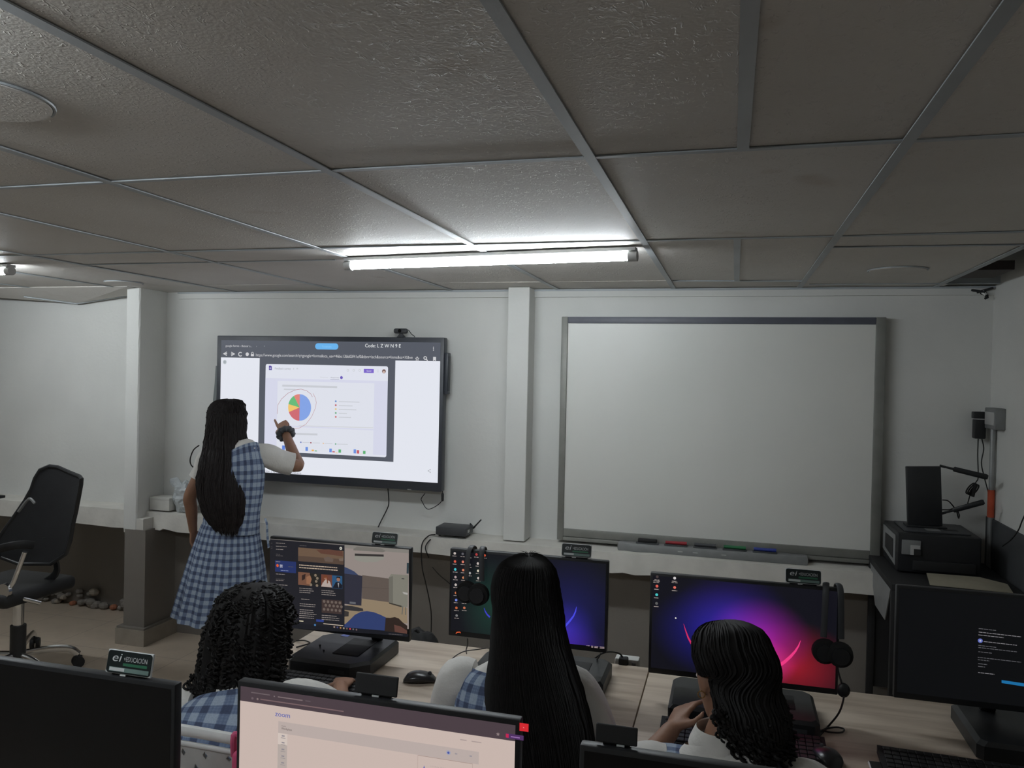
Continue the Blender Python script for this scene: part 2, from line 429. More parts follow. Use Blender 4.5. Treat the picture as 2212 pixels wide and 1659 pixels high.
# concrete columns: left one stands out under the ledge on a plinth
PX0, PX1, PY = -3.665, -3.585, 4.185
m = MB()
n = 26; zs = [.72+(ZC-.72)*i/n for i in range(n+1)]
vs = []; fs = []
for z in zs:
    j = random.uniform(-.0035, .0035)
    vs += [(PX0-.01, PY, z), (PX1+j, PY, z), (PX1+.006, PY+.008, z), (PX1-.02, WY, z), (PX0-.01, WY, z)]
for i in range(n):
    for k in range(5): fs.append([5*i+k, 5*i+(k+1) % 5, 5*i+5+(k+1) % 5, 5*i+5+k])
m.add(vs, fs, M_WALL); m.box((PX0-.01, PY+.002, .7), (-3.53, WY, .79), M_LEDGE)
struct(m, 'wall_column_left')
m = MB(); m.box((PX0, PY, .0), (-3.51, WYL, .722), M_BROWN); m.box((PX0-.035, PY-.03, 0), (-3.485, WYL, .10), mat('greige_plinth', (.34, .30, .25), .7))
m.box((PX0-.03, PY-.025, .10), (-3.49, WYL, .112), M_BROWN); struct(m, 'trim_2')
m = MB(); m.box((-1.225, 4.325, .81), (-1.10, WY, ZC), M_WALL, bev=.004); struct(m, 'wall_column_middle')
# crumbled plaster low on the left bay's wall
m = MB()
for i in range(46):
    x = random.uniform(-4.9, -3.78); r = random.uniform(.012, .045)
    m.ell((x, WYL-.024-r*.4, random.uniform(.0, .16)*random.random()+.012), (r, .02+r*.4, r*.7), random.choice([M_BROWN]*6+[ mat('bare_plaster', (.30, .26, .21), .9), mat('bare_brick_orange', (.34, .13, .07), .9)]), 7, 5)
tag(m.build('plaster_rubble', smooth=False), 'crumbled plaster and brick along the foot of the wall beside the column', 'rubble', kind='stuff')
# picture-rail strip where the front wall meets the ceiling
m = MB(); m.box((-3.5, WY-.022, ZC-.045), (RX, WY, ZC-.004), M_WALL); m.box((-3.5, WY-.03, ZC-.012), (RX, WY-.0, ZC-.002), M_TEE); struct(m, 'trim_3')

# ------------------------------------------------------------------ ceiling boards and grid
GX = [-6.2, -5.65, -5.005, -4.36, -3.715, -3.07, -2.32, -1.61, -.965, -.316, .333, .982, RX]
GY = [BY, -2.69, -1.57, -.46, .65, 1.765, 2.88, 4.1, WY]
m = MB()
def board(x0, y0, x1, y1, dz=(0, 0, 0, 0), thick=.015):
    p = [(x0, y0, ZC+dz[0]), (x1, y0, ZC+dz[1]), (x1, y1, ZC+dz[2]), (x0, y1, ZC+dz[3])]
    m.prism(p, (0, 0, thick), M_CEIL)
rs = random.Random(3)
for i in range(len(GX)-1):
    for j in range(len(GY)-1):
        x0, x1, y0, y1 = GX[i], GX[i+1], GY[j], GY[j+1]
        if x0 > .9 and y0 > 2.5: continue
        if x0 < -3.6 and y0 > 4.0: continue
        q = [rs.uniform(-.0005, .0030) for _ in range(4)]
        if abs(x0+.965) < .01 and j == 7: q = [0, 0, .002, .002]
        board(x0, y0, x1, y1, q)
board(-3.598, 4.1, -3.07, WY, (0, 0, 0, 0))
board(.982, 2.88, RX, 3.2, (0, 0, 0, 0))
board(.984, 4.33, 1.02, WY, (0, 0, 0, 0))
struct(m, 'ceiling')
m = MB(); m.box((LX-.1, BY-.1, 2.75), (RX+.1, WYL+.1, 2.85), M_SLAB)
m.box((.9, 3.0, 2.35), (.96, WY, 2.7), M_SLAB); struct(m, 'ceiling_slab')
m = MB(); m.box((1.02, 3.6, 2.44), (1.08, WY, 2.47), M_TEE); m.cyl((1.15, 3.2, 2.5), (1.15, WY, 2.5), .02, M_TEE)
m.box((1.0, 3.9, 2.25), (1.17, 4.2, 2.29), mat('dark_brown_fixture', (.05, .04, .035), .7)); struct(m, 'trim_4')
k = 5
def tee(a, b, wd=.025, z=ZC, drop=.004):
    global k
    a = Vector(a); b = Vector(b); d = (b-a); n = Vector((-d.y, d.x, 0)).normalized()*wd/2
    mm = MB(); mm.prism([a-n+Vector((0, 0, z-drop)), b-n+Vector((0, 0, z-drop)), b+n+Vector((0, 0, z-drop)), a+n+Vector((0, 0, z-drop))], (0, 0, .003), M_TEE)
    mm.prism([a-n*.1+Vector((0, 0, z)), b-n*.1+Vector((0, 0, z)), b+n*.1+Vector((0, 0, z)), a+n*.1+Vector((0, 0, z))], (0, 0, .035), M_TEE)
    struct(mm, 'trim_%d' % k); k += 1
for x in GX[1:-1]:
    tee((x, BY, 0), (x, 4.1 if x < -3.6 else WY-.02, 0))
for y in GY[1:-1]:
    if y < 2.9: tee((LX, y, 0), (RX, y, 0), .018, drop=.0035)
tee((.34, 3.12, 0), (.99, 3.15, 0), .012, drop=.0035)
tee((-3.07, 3.2, 0), (-1.7, 3.19, 0), .012, drop=.0035)
tee((-.3, 4.1, 0), (.34, 4.16, 0), .02, drop=.0035)
tee((.37, 4.30, 0), (1.24, 4.33, 0), .012, drop=.0035)
tee((.012, .65, 0), (.012, 1.765, 0)); tee((.008, 2.88, 0), (.014, 4.1, 0))
tee((.982, 3.2, 0), (1.25, 3.2, 0), .02)
# board in the left bay that sags off its grid, and the bent angle strip under it
m = MB(); QL = at(165, 656, 4.43); QR = at(332, 631, 4.45)
m.prism([V3 for V3 in (Vector((-3.60, 4.1, ZC-.002)), Vector((-5.55, 4.1, ZC-.004)), QL, QR)], (0, 0, .015), M_CEIL)
m.prism([Vector((-5.55, 4.1, ZC)), Vector((LX, 4.1, ZC)), Vector((LX, WY, ZC-.01)), Vector((-5.2, WY, ZC-.02))], (0, 0, .015), M_CEIL)
m.prism([Vector((-3.60, 4.1, ZC+.002)), Vector((-5.55, 4.1, ZC+.004)), Vector((-5.2, WY, ZC)), Vector((-3.5, WY, ZC))], (0, 0, .015), M_SLAB)  # near-black sheet above the sagging board, so the gap reads as shadow
struct(m, 'ceiling_sagging_board')
m = MB()
P0 = at(330, 631, WY-.03); P2 = at(165, 656, 4.42)
m.tube([P0, P2], .005, M_TEE, 6); m.tube([P2+Vector((0, 0, .0)), at(52, 641, 4.25)], .005, M_TEE, 6)
struct(m, 'trim_%d' % k); k += 1
# round cut-outs patched with blanking plates
def disc(x, y, r, lab):
    t = thing('ceiling_blanking_plate', lab, 'blanking plate', (x, y, ZC-.006), 'round blanking plates in the ceiling boards')
    mm = MB(); mm.cyl((x, y, ZC-.007), (x, y, ZC-.001), r, M_CEIL, 40); mm.build('plate', t)
    mm = MB(); mm.tube([(x+(r+.004)*cos(a*pi/20+2.2), y+(r+.004)*sin(a*pi/20+2.2), ZC-.003) for a in range(34)], .003, M_TEE, 5); mm.build('rim', t)
disc(-1.36, 1.15, .13, 'round plate patching the ceiling board at the upper left, nearest the camera')
disc(.685, 3.78, .115, 'round cut disc in the ceiling board above the right end of the whiteboard')
disc(-3.45, 3.9, .10, 'round plate in the far ceiling board above the left column')
# torn cable ends poking out below the hole
t = thing('torn_cables', 'torn black and white cable ends sticking out of the wall under the ceiling hole', 'cable', tuple(at(2125, 628, WY-.03)))
for pts in ([(2098, 627), (2115, 629), (2128, 632)], [(2110, 632), (2124, 628), (2146, 622)], [(2126, 628), (2133, 640), (2128, 645)], [(2118, 633), (2126, 636), (2134, 644)]):
    mm = MB(); mm.tube(catmull([at(u, v, WY-.02-.01*i) for i, (u, v) in enumerate(pts)], 4), .006, M_BLKM, 6); mm.build('cable_end', t)
mm = MB(); mm.tube([at(2122, 630, WY-.03), at(2130, 637, WY-.04)], .009, M_WHITE, 8); mm.build('white_plug', t, label='white plug')

# ------------------------------------------------------------------ LED battens
M_TUBE = bpy.data.materials.new('lit_led_diffuser'); M_TUBE.use_nodes = True
_b = M_TUBE.node_tree.nodes['Principled BSDF']; _b.inputs['Base Color'].default_value = (.8, .8, .8, 1)
_b.inputs['Emission Color'].default_value = (.88, .95, 1, 1); _b.inputs['Emission Strength'].default_value = TUBE_POWER
def batten(a, b, label):
    a = Vector(a); b = Vector(b); d = (b-a).normalized(); side = Vector((-d.y, d.x, 0)); u = Vector((0, 0, 1))
    t = thing('led_tube_light', label, 'light', tuple((a+b)/2), 'LED tube lights under the ceiling')
    mm = MB(); mm.loft([(a-d*.0, side*.017, u*.017), (b, side*.017, u*.017)], M_TUBE, 20); mm.build('lit_diffuser', t)
    mm = MB()
    mm = MB(); c = V0 = (a+b)/2; hb = [a-side*.022-d*.03, b-side*.022+d*.03, b+side*.022+d*.03, a+side*.022-d*.03]
    mm.prism([(p.x, p.y, 2.2215) for p in hb], (0, 0, .0125), M_LGREY); mm.build('mounting_rail', t)
    for e, s in ((a, -1), (b, 1)):
        mm = MB(); mm.loft([(e+d*s*.001, side*.021, u*.021), (e+d*s*.035, side*.021, u*.021)], M_LGREY, 16); mm.build('end_cap', t)
        pass
batten((-1.585, 3.125, 2.203), (-.385, 3.005, 2.203), 'lit white LED tube on the ceiling between interactive display and whiteboard')
batten((-4.65, 3.24, 2.203), (-3.45, 3.12, 2.203), 'lit LED tube cut off by the left edge of the photo')
batten((-2.20, .70, 2.203), (-1.0, .58, 2.203), 'LED tube just outside the upper left corner of the photo')

# ================================================================== WALL ITEMS
# interactive whiteboard
WB = 4.41
x0 = at(1214, 684, WB).x; z1 = at(1214, 684, WB).z; x1 = at(1915, 684, WB).x; z0 = at(1202, 1165, WB).z
M_FR = mat('grey_aluminium_frame', (.235, .235, .215), .5, metal=.2); M_FRD = mat('dark_blue_grey_frame', (.10, .105, .13), .45)
M_BOARD = mat('whiteboard_enamel', (.73, .73, .69), .38, mottle=(1.5, .04))
t = thing('interactive_whiteboard', 'large blank interactive whiteboard with grey frame on the front wall', 'whiteboard', ((x0+x1)/2, WB, z0))
fw = .036
mm = MB(); mm.box((x0+.01, WB+.008, z0+.01), (x1-.01, WY, z1-.01), M_DGREY); mm.build('back_panel', t)
mm = MB(); mm.box((x0+fw-.006, WB+.0035, z0+.06), (x1-fw+.006, WB+.008, z1-.03), M_BOARD); mm.build('writing_surface', t)
for a, b in (((x0, WB-.006, z0), (x0+fw, WB+.03, z1)), ((x1-fw-.012, WB-.006, z0), (x1, WB+.03, z1))):
    mm = MB(); mm.box(a, b, M_FR, .004); mm.build('side_frame', t)
mm = MB(); mm.box((x0+fw, WB-.006, z1-.037), (x1-fw-.012, WB+.03, z1-.001), M_FRD, .003); mm.build('top_frame', t, label='dark blue-grey top frame')
mm = MB(); mm.box((x0+fw, WB-.006, z0+.022), (x1-fw-.012, WB+.03, z0+.066), M_FR, .003); mm.box((x0+fw, WB-.012, z0), (x1-fw-.012, WB+.03, z0+.02), M_FR, .003); mm.build('bottom_frame', t)
TY = WB-.07
ta = at(1334, 1172, TY); tb = at(1746, 1218, TY)
mm = MB(); zt = (ta.z+tb.z)/2
mm.box((ta.x, TY-.01, zt-.028), (tb.x, WB-.006, zt+.02), M_MGREY, .012); pt = mm.build('pen_tray', t)
wd = (tb.x-ta.x)
for q, (nm, mt) in enumerate((('eraser', M_BLKM), ('marker_pen', M_REDM), ('marker_pen', M_DGREY), ('marker_pen', M_GRNM), ('marker_pen', M_BLUM))):
    xa = ta.x+wd*(.10+q*.155); mm = MB(); mm.box((xa, TY-.0, zt+.0205), (xa+wd*.125, TY+.04, zt+.026), M_DGREY, .002); mm.build('pen_slot', t)
    o = MB()
    if nm == 'eraser': o.box((xa+.01, TY+.006, zt+.0262), (xa+wd*.115, TY+.034, zt+.046), mt, .005)
    else:
        o.tube([(xa+.006, TY+.02, zt+.035), (xa+wd*.085, TY+.02, zt+.035), (xa+wd*.086, TY+.02, zt+.035), (xa+wd*.12, TY+.02, zt+.035)], [.0085, .0085, .0095, .0095], mt, 12)
    o = o.build(nm); tag(o, {0: 'black eraser in the tray under the whiteboard', 1: 'red marker pen in the whiteboard tray', 2: 'dark grey marker pen in the whiteboard tray', 3: 'green marker pen in the whiteboard tray', 4: 'blue marker pen in the whiteboard tray'}[q], 'eraser' if q == 0 else 'marker', 'pens in the whiteboard tray' if q else None)
for q in (.33, .41, .56):
    mm = MB(); mm.box((ta.x+wd*q, TY-.0115, zt-.006), (ta.x+wd*q+.025, TY-.0098, zt-.002), M_LGREY); mm.build('indicator_mark', t, label='small pale mark')

# interactive display on the wall
PYF = 4.355
xa = at(469, 722, PYF).x; za = at(469, 722, PYF).z; xb = at(961, 732, PYF).x; zb_ = at(961, 732, PYF).z; zc_ = at(951, 1063, PYF).z
za = (za+zb_)/2
PX_0, PX_1, PZ0, PZ1 = xa, (xb+at(951, 1063, PYF).x)/2, zc_, za
t = thing('interactive_display', 'large wall-mounted interactive display showing a web page with a pie chart', 'display', ((PX_0+PX_1)/2, PYF, PZ0))
M_PBZ = mat('dark_slate_bezel', (.045, .05, .062), .4)
mm = MB(); mm.box((PX_0, PYF, PZ0), (PX_1, PYF+.06, PZ1), M_PBZ, .006); mm.build('housing', t)
mm = MB(); mm.box((PX_0+.25, PYF+.06, PZ0+.15), (PX_1-.25, WY, PZ1-.2), M_BLKM); mm.build('wall_bracket', t)
S = Screen(PYF-.0006, (400, 680, 3.6867))
sx0 = S.P(288, 200)[0]; sx1 = S.P(2012, 1300)[0]; sz1 = S.P(288, 196)[1]; sz0 = S.P(1993, 1336)[1]; sz1 = (sz1+S.P(2028, 228)[1])/2; sz0 = (sz0+S.P(650, 1258)[1])/2
M_BAR = emi((62, 64, 73)); M_BAR2 = emi((84, 88, 98)); WHT = emi((226, 229, 238)); M_PG = emi((196, 201, 212)); TXT = emi((205, 205, 208))
S.wrect(sx0, sz0, sx1, sz1, M_BAR2, 0)
def pr(u0, v0, u1, v1, mt, lay, r=0): S.rect(u0, v0, u1, v1, mt, lay, r)
# page
zt_ = S.P(940, 372)[1]
S.wrect(sx0, sz0, sx1, S.P(1300, 357)[1], WHT, 1)
xl = S.P(588, 700)[0]; xr = S.P(1668, 700)[0]
S.wrect(xl, S.P(1300, 1152)[1], xr, S.P(1300, 357)[1], M_BAR2, 2)
xl2 = S.P(637, 700)[0]; xr2 = S.P(1611, 700)[0]; zt2 = (S.P(650, 388)[1]+S.P(1615, 414)[1])/2; zb2 = (S.P(640, 1090)[1]+S.P(1600, 1130)[1])/2
S.wrect(xl2, zb2, xr2, zt2, emi((222, 225, 236)), 3, .012)
cx0, cx1 = S.P(735, 700)[0], S.P(1505, 700)[0]; ct = S.P(1100, 535)[1]; cm = S.P(1100, 893)[1]
S.wrect(xl2, zb2+.012, xr2, S.P(1100, 515)[1], emi((212, 214, 232)), 4)
S.wrect(cx0, cm, cx1, ct, emi((221, 224, 234)), 5); S.wrect(cx0, zb2+.012, cx1, cm-.008, emi((221, 224, 234)), 5)
G = emi((200, 203, 210)); G2 = emi((150, 153, 160)); PUR = emi((110, 92, 185))
S.text('google forms - Buscar s...', 322, 254, 16, TXT, 2, 210); S.text('x', 565, 256, 12, G2, 2); S.text('+', 625, 258, 16, G2, 2)
S.rect(1036, 226, 1220, 278, emi((105, 178, 235)), 2, .03); S.text('Tu sesion', 1090, 260, 14, emi((150, 205, 245)), 3, 75)
S.text('Code: L Z W N 9 E', 1432, 258, 27, emi((235, 238, 240)), 2, 285)
for v in (258, 270, 282): S.disc(1978, v, 4, TXT, 2)
S.arc([(332, 296), (305, 310), (332, 324)], .006, TXT, 2); S.arc([(305, 310), (335, 310)], .006, TXT, 2)
S.arc([(368, 298), (395, 312), (368, 326)], .006, TXT, 2); S.arc([(366, 312), (395, 312)], .006, TXT, 2)
S.arc([(440+14*cos(a), 314-15*sin(a)) for a in [.7+i*.35 for i in range(15)]], .006, TXT, 2)
S.disc(495, 314, 13, TXT, 2); S.rect(524, 312, 548, 330, TXT, 2, .002); S.arc([(528, 312), (529, 301), (536, 298), (543, 301), (544, 312)], .004, TXT, 2)
S.text('https://www.google.com/search?q=google+forms&sca_esv=46bc13bb03f41cf0&tbm=isch&source=lnms&sa=X&ve', 562, 330, 22, TXT, 2, 1250)
S.arc([(1848+16*cos(pi/2+a*pi/5)*(1 if a % 2 == 0 else .45), 350-17*sin(pi/2+a*pi/5)*(1 if a % 2 == 0 else .45)) for a in range(11)], .004, TXT, 2)
S.arc([(1912+11*cos(a*.45), 344-11*sin(a*.45)) for a in range(15)], .005, TXT, 2); S.arc([(1920, 353), (1932, 367)], .006, TXT, 2)
S.quad([(1975, 335), (1998, 336), (1998, 370), (1986, 361), (1974, 369)], TXT, 2)
S.disc(316, 376, 15, emi((185, 192, 196)), 2); S.disc(316, 376, 9, emi((160, 168, 175)), 3)
S.quad([(668, 405), (684, 404), (692, 413), (692, 441), (668, 440)], emi((92, 78, 160)), 5); S.rect(674, 420, 686, 423, WHT, 6); S.rect(674, 428, 686, 431, WHT, 6)
S.text('Feedback survey', 714, 434, 15, G2, 5, 128); S.disc(865, 430, 5, G, 5); S.rect(888, 424, 900, 434, G, 5)
for u in (1297, 1344, 1391): S.disc(u, 442, 9, G, 5); S.disc(u, 442, 5, WHT, 6)
S.rect(1424, 430, 1503, 464, emi((124, 102, 200)), 5, .002); S.text('Send', 1446, 452, 11, WHT, 6, 36)
for v in (438, 447, 456): S.disc(1537, v, 2, G2, 5)
S.disc(1584, 450, 15, emi((120, 92, 88)), 5); S.disc(1584, 456, 8, emi((215, 190, 180)), 6)
S.text('Questions', 1075, 501, 10, G, 5, 64); S.text('Responses', 1160, 504, 10, G2, 5, 66); S.rect(1157, 514, 1227, 518, emi((120, 120, 150)), 5); S.disc(1246, 500, 11, PUR, 6)
def slab(u0, v0, u1, v1, mt, lay=6):
    S.quad([(u0, v0), (u1, v0+(u1-u0)*.028), (u1, v1+(u1-u0)*.028), (u0, v1)], mt, lay)
slab(775, 556, 1212, 572, G); slab(788, 588, 880, 598, G)
# pie
px_, pz_ = S.P(913, 738); pr_ = S.P(1005, 738)[0]-px_; prz = (S.P(913, 631)[1]-S.P(913, 843)[1])/2
for a0, a1, c in ((-90, 90, (132, 163, 228)), (90, 121, (222, 132, 122)), (121, 167, (104, 186, 122)), (167, 202, (240, 196, 110)), (202, 270, (206, 108, 116))):
    S.wdisc(px_, pz_, pr_, emi(c), 7, radians(a0), radians(a1), 14, rz=prz)
S.arc([(1015, 655), (1005, 632), (970, 605), (925, 592), (880, 598), (820, 625), (770, 670), (742, 715), (735, 790)], .0022, emi((170, 105, 112)), 8)
S.arc([(1020, 625), (1040, 665), (1047, 700), (1038, 745), (1010, 810), (965, 870), (915, 900), (860, 910)], .0022, emi((185, 130, 135)), 8)
for i, (c, w_) in enumerate((((105, 145, 200), 165), ((190, 95, 105), 110), ((225, 195, 130), 140), ((110, 170, 130), 65), ((205, 110, 110), 98))):
    S.disc(1201, 689+31*i, 7, emi(c), 7); slab(1225, 688+31*i, 1225+w_, 695+31*i, G, 7)
slab(905, 880, 1500, 886, emi((208, 210, 214))); slab(868, 940, 1055, 955, G)
for u, c in ((923, (90, 110, 180)), (1003, (150, 60, 70)), (1102, (230, 190, 150)), (1200, (90, 160, 120))):
    S.rect(u-5, 1010+(u-923)*.05, u+5, 1020+(u-923)*.05, emi(c), 7); slab(u+12, 1013+(u-923)*.05, u+12+(85 if u > 1150 else 60), 1018+(u-923)*.05, G, 7)
bb = zb2+.014
for grp in (((774, 797, 1040, (95, 130, 215)),), ((960, 980, 1052, (110, 145, 220)), (984, 1003, 1084, (195, 95, 105)), (1009, 1027, 1073, (235, 180, 90)), (1033, 1051, 1080, (95, 175, 115))),
            ((1150, 1170, 1065, (110, 145, 220)), (1174, 1194, 1086, (195, 95, 105)), (1199, 1216, 1103, (240, 205, 150)), (1223, 1243, 1072, (95, 175, 115))),
            ((1343, 1363, 1071, (110, 145, 220)), (1368, 1388, 1077, (195, 95, 105)), (1392, 1412, 1108, (240, 205, 150)), (1418, 1438, 1083, (95, 175, 115)))):
    for u0, u1, v, c in grp:
        a, b = S.P(u0, v), S.P(u1, v); S.wrect(a[0], bb, b[0], a[1], emi(c), 7)
S.text('ocator | Google Workspace', 600, 1250, 19, emi((130, 132, 140)), 3, 325)
S.arc([(1952, 1233), (1936, 1243), (1952, 1254)], .0025, emi((160, 162, 168)), 3)
for q in ((1952, 1233), (1936, 1243), (1952, 1254)): S.disc(q[0], q[1], 4, emi((160, 162, 168)), 4)
S.build('lit_screen', t, smooth=False)
mm = MB(); c = at(400+1785/3.6867, 680+1391/3.6867, PYF); mm.box((c.x-.012, PYF-.001, c.z-.002), (c.x+.012, PYF+.002, c.z+.002), M_LGREY); mm.build('maker_mark', t, label='tiny pale mark on the lower bezel')
# pen module on the display's right side
a = at(963, 762, PYF+.03); b = at(967, 852, PYF+.03)
mm = MB(); mm.box((PX_1+.0008, PYF+.008, b.z), (PX_1+.024, PYF+.055, a.z), M_PBZ, .005); t2 = mm.build('side_module', t)
mm = MB(); mm.box((PX_1+.0242, PYF+.015, b.z+.02), (PX_1+.027, PYF+.045, a.z-.02), M_DGREY, .001); mm.build('grip', t2)
# webcam on top of the display
c = at(867, 723, PYF+.02)
t = thing('webcam', 'small grey webcam standing on top of the interactive display', 'webcam', (c.x, PYF+.02, PZ1))
mm = MB(); mm.box((c.x-.043, PYF-.005, PZ1+.022), (c.x+.043, PYF+.03, PZ1+.052), M_DGREY, .012, 3); mm.build('camera_body', t)
mm = MB(); mm.cyl((c.x, PYF-.009, PZ1+.037), (c.x, PYF-.004, PZ1+.037), .010, M_GLOSS, 16); mm.build('lens', t)
mm = MB(); mm.loft([(Vector((c.x, PYF+.02, PZ1+.0005)), Vector((.03, 0, 0)), Vector((0, .018, 0))), (Vector((c.x, PYF+.02, PZ1+.006)), Vector((.024, 0, 0)), Vector((0, .015, 0))), (Vector((c.x, PYF+.015, PZ1+.022)), Vector((.010, 0, 0)), Vector((0, .008, 0)))], M_DGREY, 14); mm.build('stand', t)
mm = MB(); mm.tube(catmull([(c.x+.04, PYF+.03, PZ1+.045), (c.x+.055, PYF+.045, PZ1+.02), (c.x+.07, PYF+.068, PZ1-.01), (c.x+.06, PYF+.075, PZ1-.15)], 5), .0022, M_CABLE, 6); mm.build('cable', t)
# cables under the display
def cable(name, label, pts, r=.0028, m_=None, cat='cable', group=None, k=6):
    mm = MB(); mm.tube(catmull([at(*p) if len(p) == 3 else atz(p[0], p[1], p[3]) for p in pts], k), r, m_ or M_CABLE, 7)
    o = mm.build(name); tag(o, label, cat, group); return o
cable('power_cable', 'black cable dropping from the interactive display to the ledge', [(838, 1055, 4.40), (840, 1085, 4.41), (836, 1100, 4.42), (822, 1128, 4.43), (813, 1148, 4.44)], .0035)
t = thing('usb_cable', 'thin black looped cable with a bead below the display corner', 'cable', tuple(at(955, 1078, 4.41)))
mm = MB(); mm.tube(catmull([at(u, v, 4.40) for u, v in ((953, 1048), (956, 1060), (956, 1076), (950, 1087), (935, 1097), (922, 1099), (912, 1084), (910, 1077), (918, 1066))], 6), .0025, M_CABLE, 7); mm.build('lead', t)
mm = MB(); c = at(956, 1074, 4.40); mm.tube([c+Vector((0, 0, -.017)), c+Vector((0, 0, .017))], .008, M_BLK, 12, round_end=True); mm.build('ferrite_bead', t)
# thin grey film hanging behind the display's left edge
t = MB(); Y_ = 4.42
L0 = [at(u, v, Y_) for u, v in ((466, 790), (462, 830), (458, 870), (452, 930), (449, 985))]; L1 = [p+Vector((.09, 0, 0)) for p in L0]
vs = []; fs = []
for i, (p, q) in enumerate(zip(L0, L1)):
    for j in range(7): vs.append(p.lerp(q, j/6)+Vector((0, .008*sin(j*2.1+i), 0)))
for i in range(4):
    for j in range(6): fs.append([7*i+j, 7*i+j+1, 7*i+j+8, 7*i+j+7])
n_ = len(vs); vs2 = vs+[v+Vector((0, .002, 0)) for v in vs]; fs2 = fs+[[a+n_ for a in f][::-1] for f in fs]
t.add(vs2, fs2, mat('grey_film', (.20, .22, .22), .5)); tag(t.build('hanging_plastic_sheet'), 'grey plastic sheet hanging behind the left edge of the interactive display', 'plastic sheet')

# ------------------------------------------------------------------ things on the ledge
LZ = .806
# plastic bag
def crumple(c, r, seed, m_, n=26, k=18, amp=.35):
    mm = MB(); vs = []; fs = []
    for i in range(k+1):
        for j in range(n):
            t_ = -pi/2+pi*i/k; a = 2*pi*j/n; d = Vector((cos(t_)*cos(a), cos(t_)*sin(a), sin(t_)))
            q = 1+amp*(mnoise.noise(d*2.3+Vector((seed, 0, 0)))+.5*abs(mnoise.noise(d*5.5+Vector((0, seed, 0)))))
            vs.append(Vector(c)+Vector((d.x*r[0], d.y*r[1], d.z*r[2]))*q)
    for i in range(k):
        for j in range(n): fs.append([i*n+j, i*n+(j+1) % n, (i+1)*n+(j+1) % n, (i+1)*n+j])
    mm.add(vs, fs, m_); return mm
c = at(403, 1083, 4.375)
bag = crumple((c.x, 4.37, LZ+.105), (.095, .06, .095), 3.3, M_BAG); 
bag.tube([(c.x-.02, 4.36, LZ+.17), (c.x-.07, 4.35, LZ+.205), (c.x-.10, 4.34, LZ+.215)], [.02, .035, .012], M_BAG, 9, ry=[.03, .012, .006])
for v in bag.v: v.z = max(v.z, LZ+.0006+.02*max(0, (4.33-v.y)))
for v in bag.v: v.z = max(v.z, LZ+.012); v.y = min(v.y, WY-.004)
tag(bag.build('plastic_bag', smooth=False), 'crumpled grey plastic bag on the ledge behind the standing girl', 'bag')
a = at(323, 1094, 4.31); b = at(365, 1114, 4.31)
t = thing('white_box', 'small white cardboard box on the ledge right of the left column', 'box', (a.x, 4.31, LZ+.02))
mm = MB(); mm.box((a.x, 4.31, LZ+.022), (b.x, 4.42, LZ+.10), mat('white_card', (.62, .61, .57), .7), .002); mm.build('carton', t)
mm = MB(); mm.box((a.x-.001, 4.309, LZ+.088), (b.x+.001, 4.421, LZ+.104), mat('white_card', (.62, .61, .57), .7), .002); mm.build('lid', t)
# media box with two antennas
a = at(941, 1160, 4.30)
t = thing('network_box', 'dark grey network box with two antennas on the ledge beside the middle column', 'router', (a.x+.1, 4.36, LZ))
bx0, bx1, by0, by1, bz0, bz1 = a.x, a.x+.185, 4.295, 4.43, LZ+.010, LZ+.058
mm = MB(); mm.box((bx0, by0, bz0), (bx1, by1, bz1), M_DGREY, .006); mm.build('housing', t)
for fx in (bx0+.02, bx1-.02):
    for fy in (by0+.02, by1-.02):
        mm = MB(); mm.cyl((fx, fy, bz0-.009), (fx, fy, bz0+.001), .008, M_BLKM, 10); mm.build('foot', t)
mm = MB(); mm.box((bx1, by0+.03, bz0+.018), (bx1+.002, by0+.06, bz0+.034), M_LGREY); mm.build('port', t)
for p0, p1 in (((bx1-.012, by1, bz1-.005), at(1016, 1131, 4.40)), ((bx1+.004, by1-.01, bz0+.03), at(1039, 1123, 4.36))):
    mm = MB(); p0 = Vector(p0); mm.tube([p0, p0.lerp(p1, .2), p0.lerp(p1, .22), p1], [.006, .006, .0045, .004], M_BLK, 8); mm.build('antenna', t)
cable('network_cable', 'black cable looping from the network box down behind the desk, outer one', [(940, 1155, 4.33), (925, 1158, 4.28), (911, 1178, 4.245), (912, 1225, 4.25), (920, 1262, 4.30), (931, 1320, 4.36), (931, 1380, 4.40)], .0035, group='cables from the network box')
cable('network_cable', 'short black cable looping from the network box over the ledge, inner one', [(940, 1160, 4.32), (927, 1168, 4.27), (919, 1182, 4.245), (923, 1197, 4.25), (926, 1204, 4.30)], .0035, group='cables from the network box')
cable('wall_wire', 'thin wire stapled across the brown wall below the network box', [(934, 1225, 4.455), (950, 1243, 4.455), (968, 1258, 4.455), (990, 1280, 4.455)], .002)

# ------------------------------------------------------------------ right corner
Yo = WY
a = atx(2135, 880, RX-.03); b = atx(2157, 929, RX-.03)
t = thing('socket_box', 'grey surface socket box on the right wall beside the black adapter', 'socket', (RX-.02, (a.y+b.y)/2, b.z))
mm = MB(); mm.box((RX-.045, b.y, b.z), (RX, min(a.y, WY-.004), a.z), M_MGREY, .004); mm.build('box', t)
mm = MB(); mm.box((RX-.048, b.y+.012, b.z+.02), (RX-.0445, min(a.y, WY-.004)-.012, a.z-.02), M_LGREY, .001); mm.build('face_plate', t)
cy_ = atx(2143, 1000, RX-.018).y; zq0, zq1 = atx(2141, 1118, RX-.018).z, atx(2141, 1058, RX-.018).z
mm = MB(); mm.cyl((RX-.018, cy_, .70), (RX-.018, cy_, b.z), .012, M_STEEL, 14); tag(mm.build('conduit_pipe'), 'vertical metal conduit below the socket box in the corner', 'pipe')
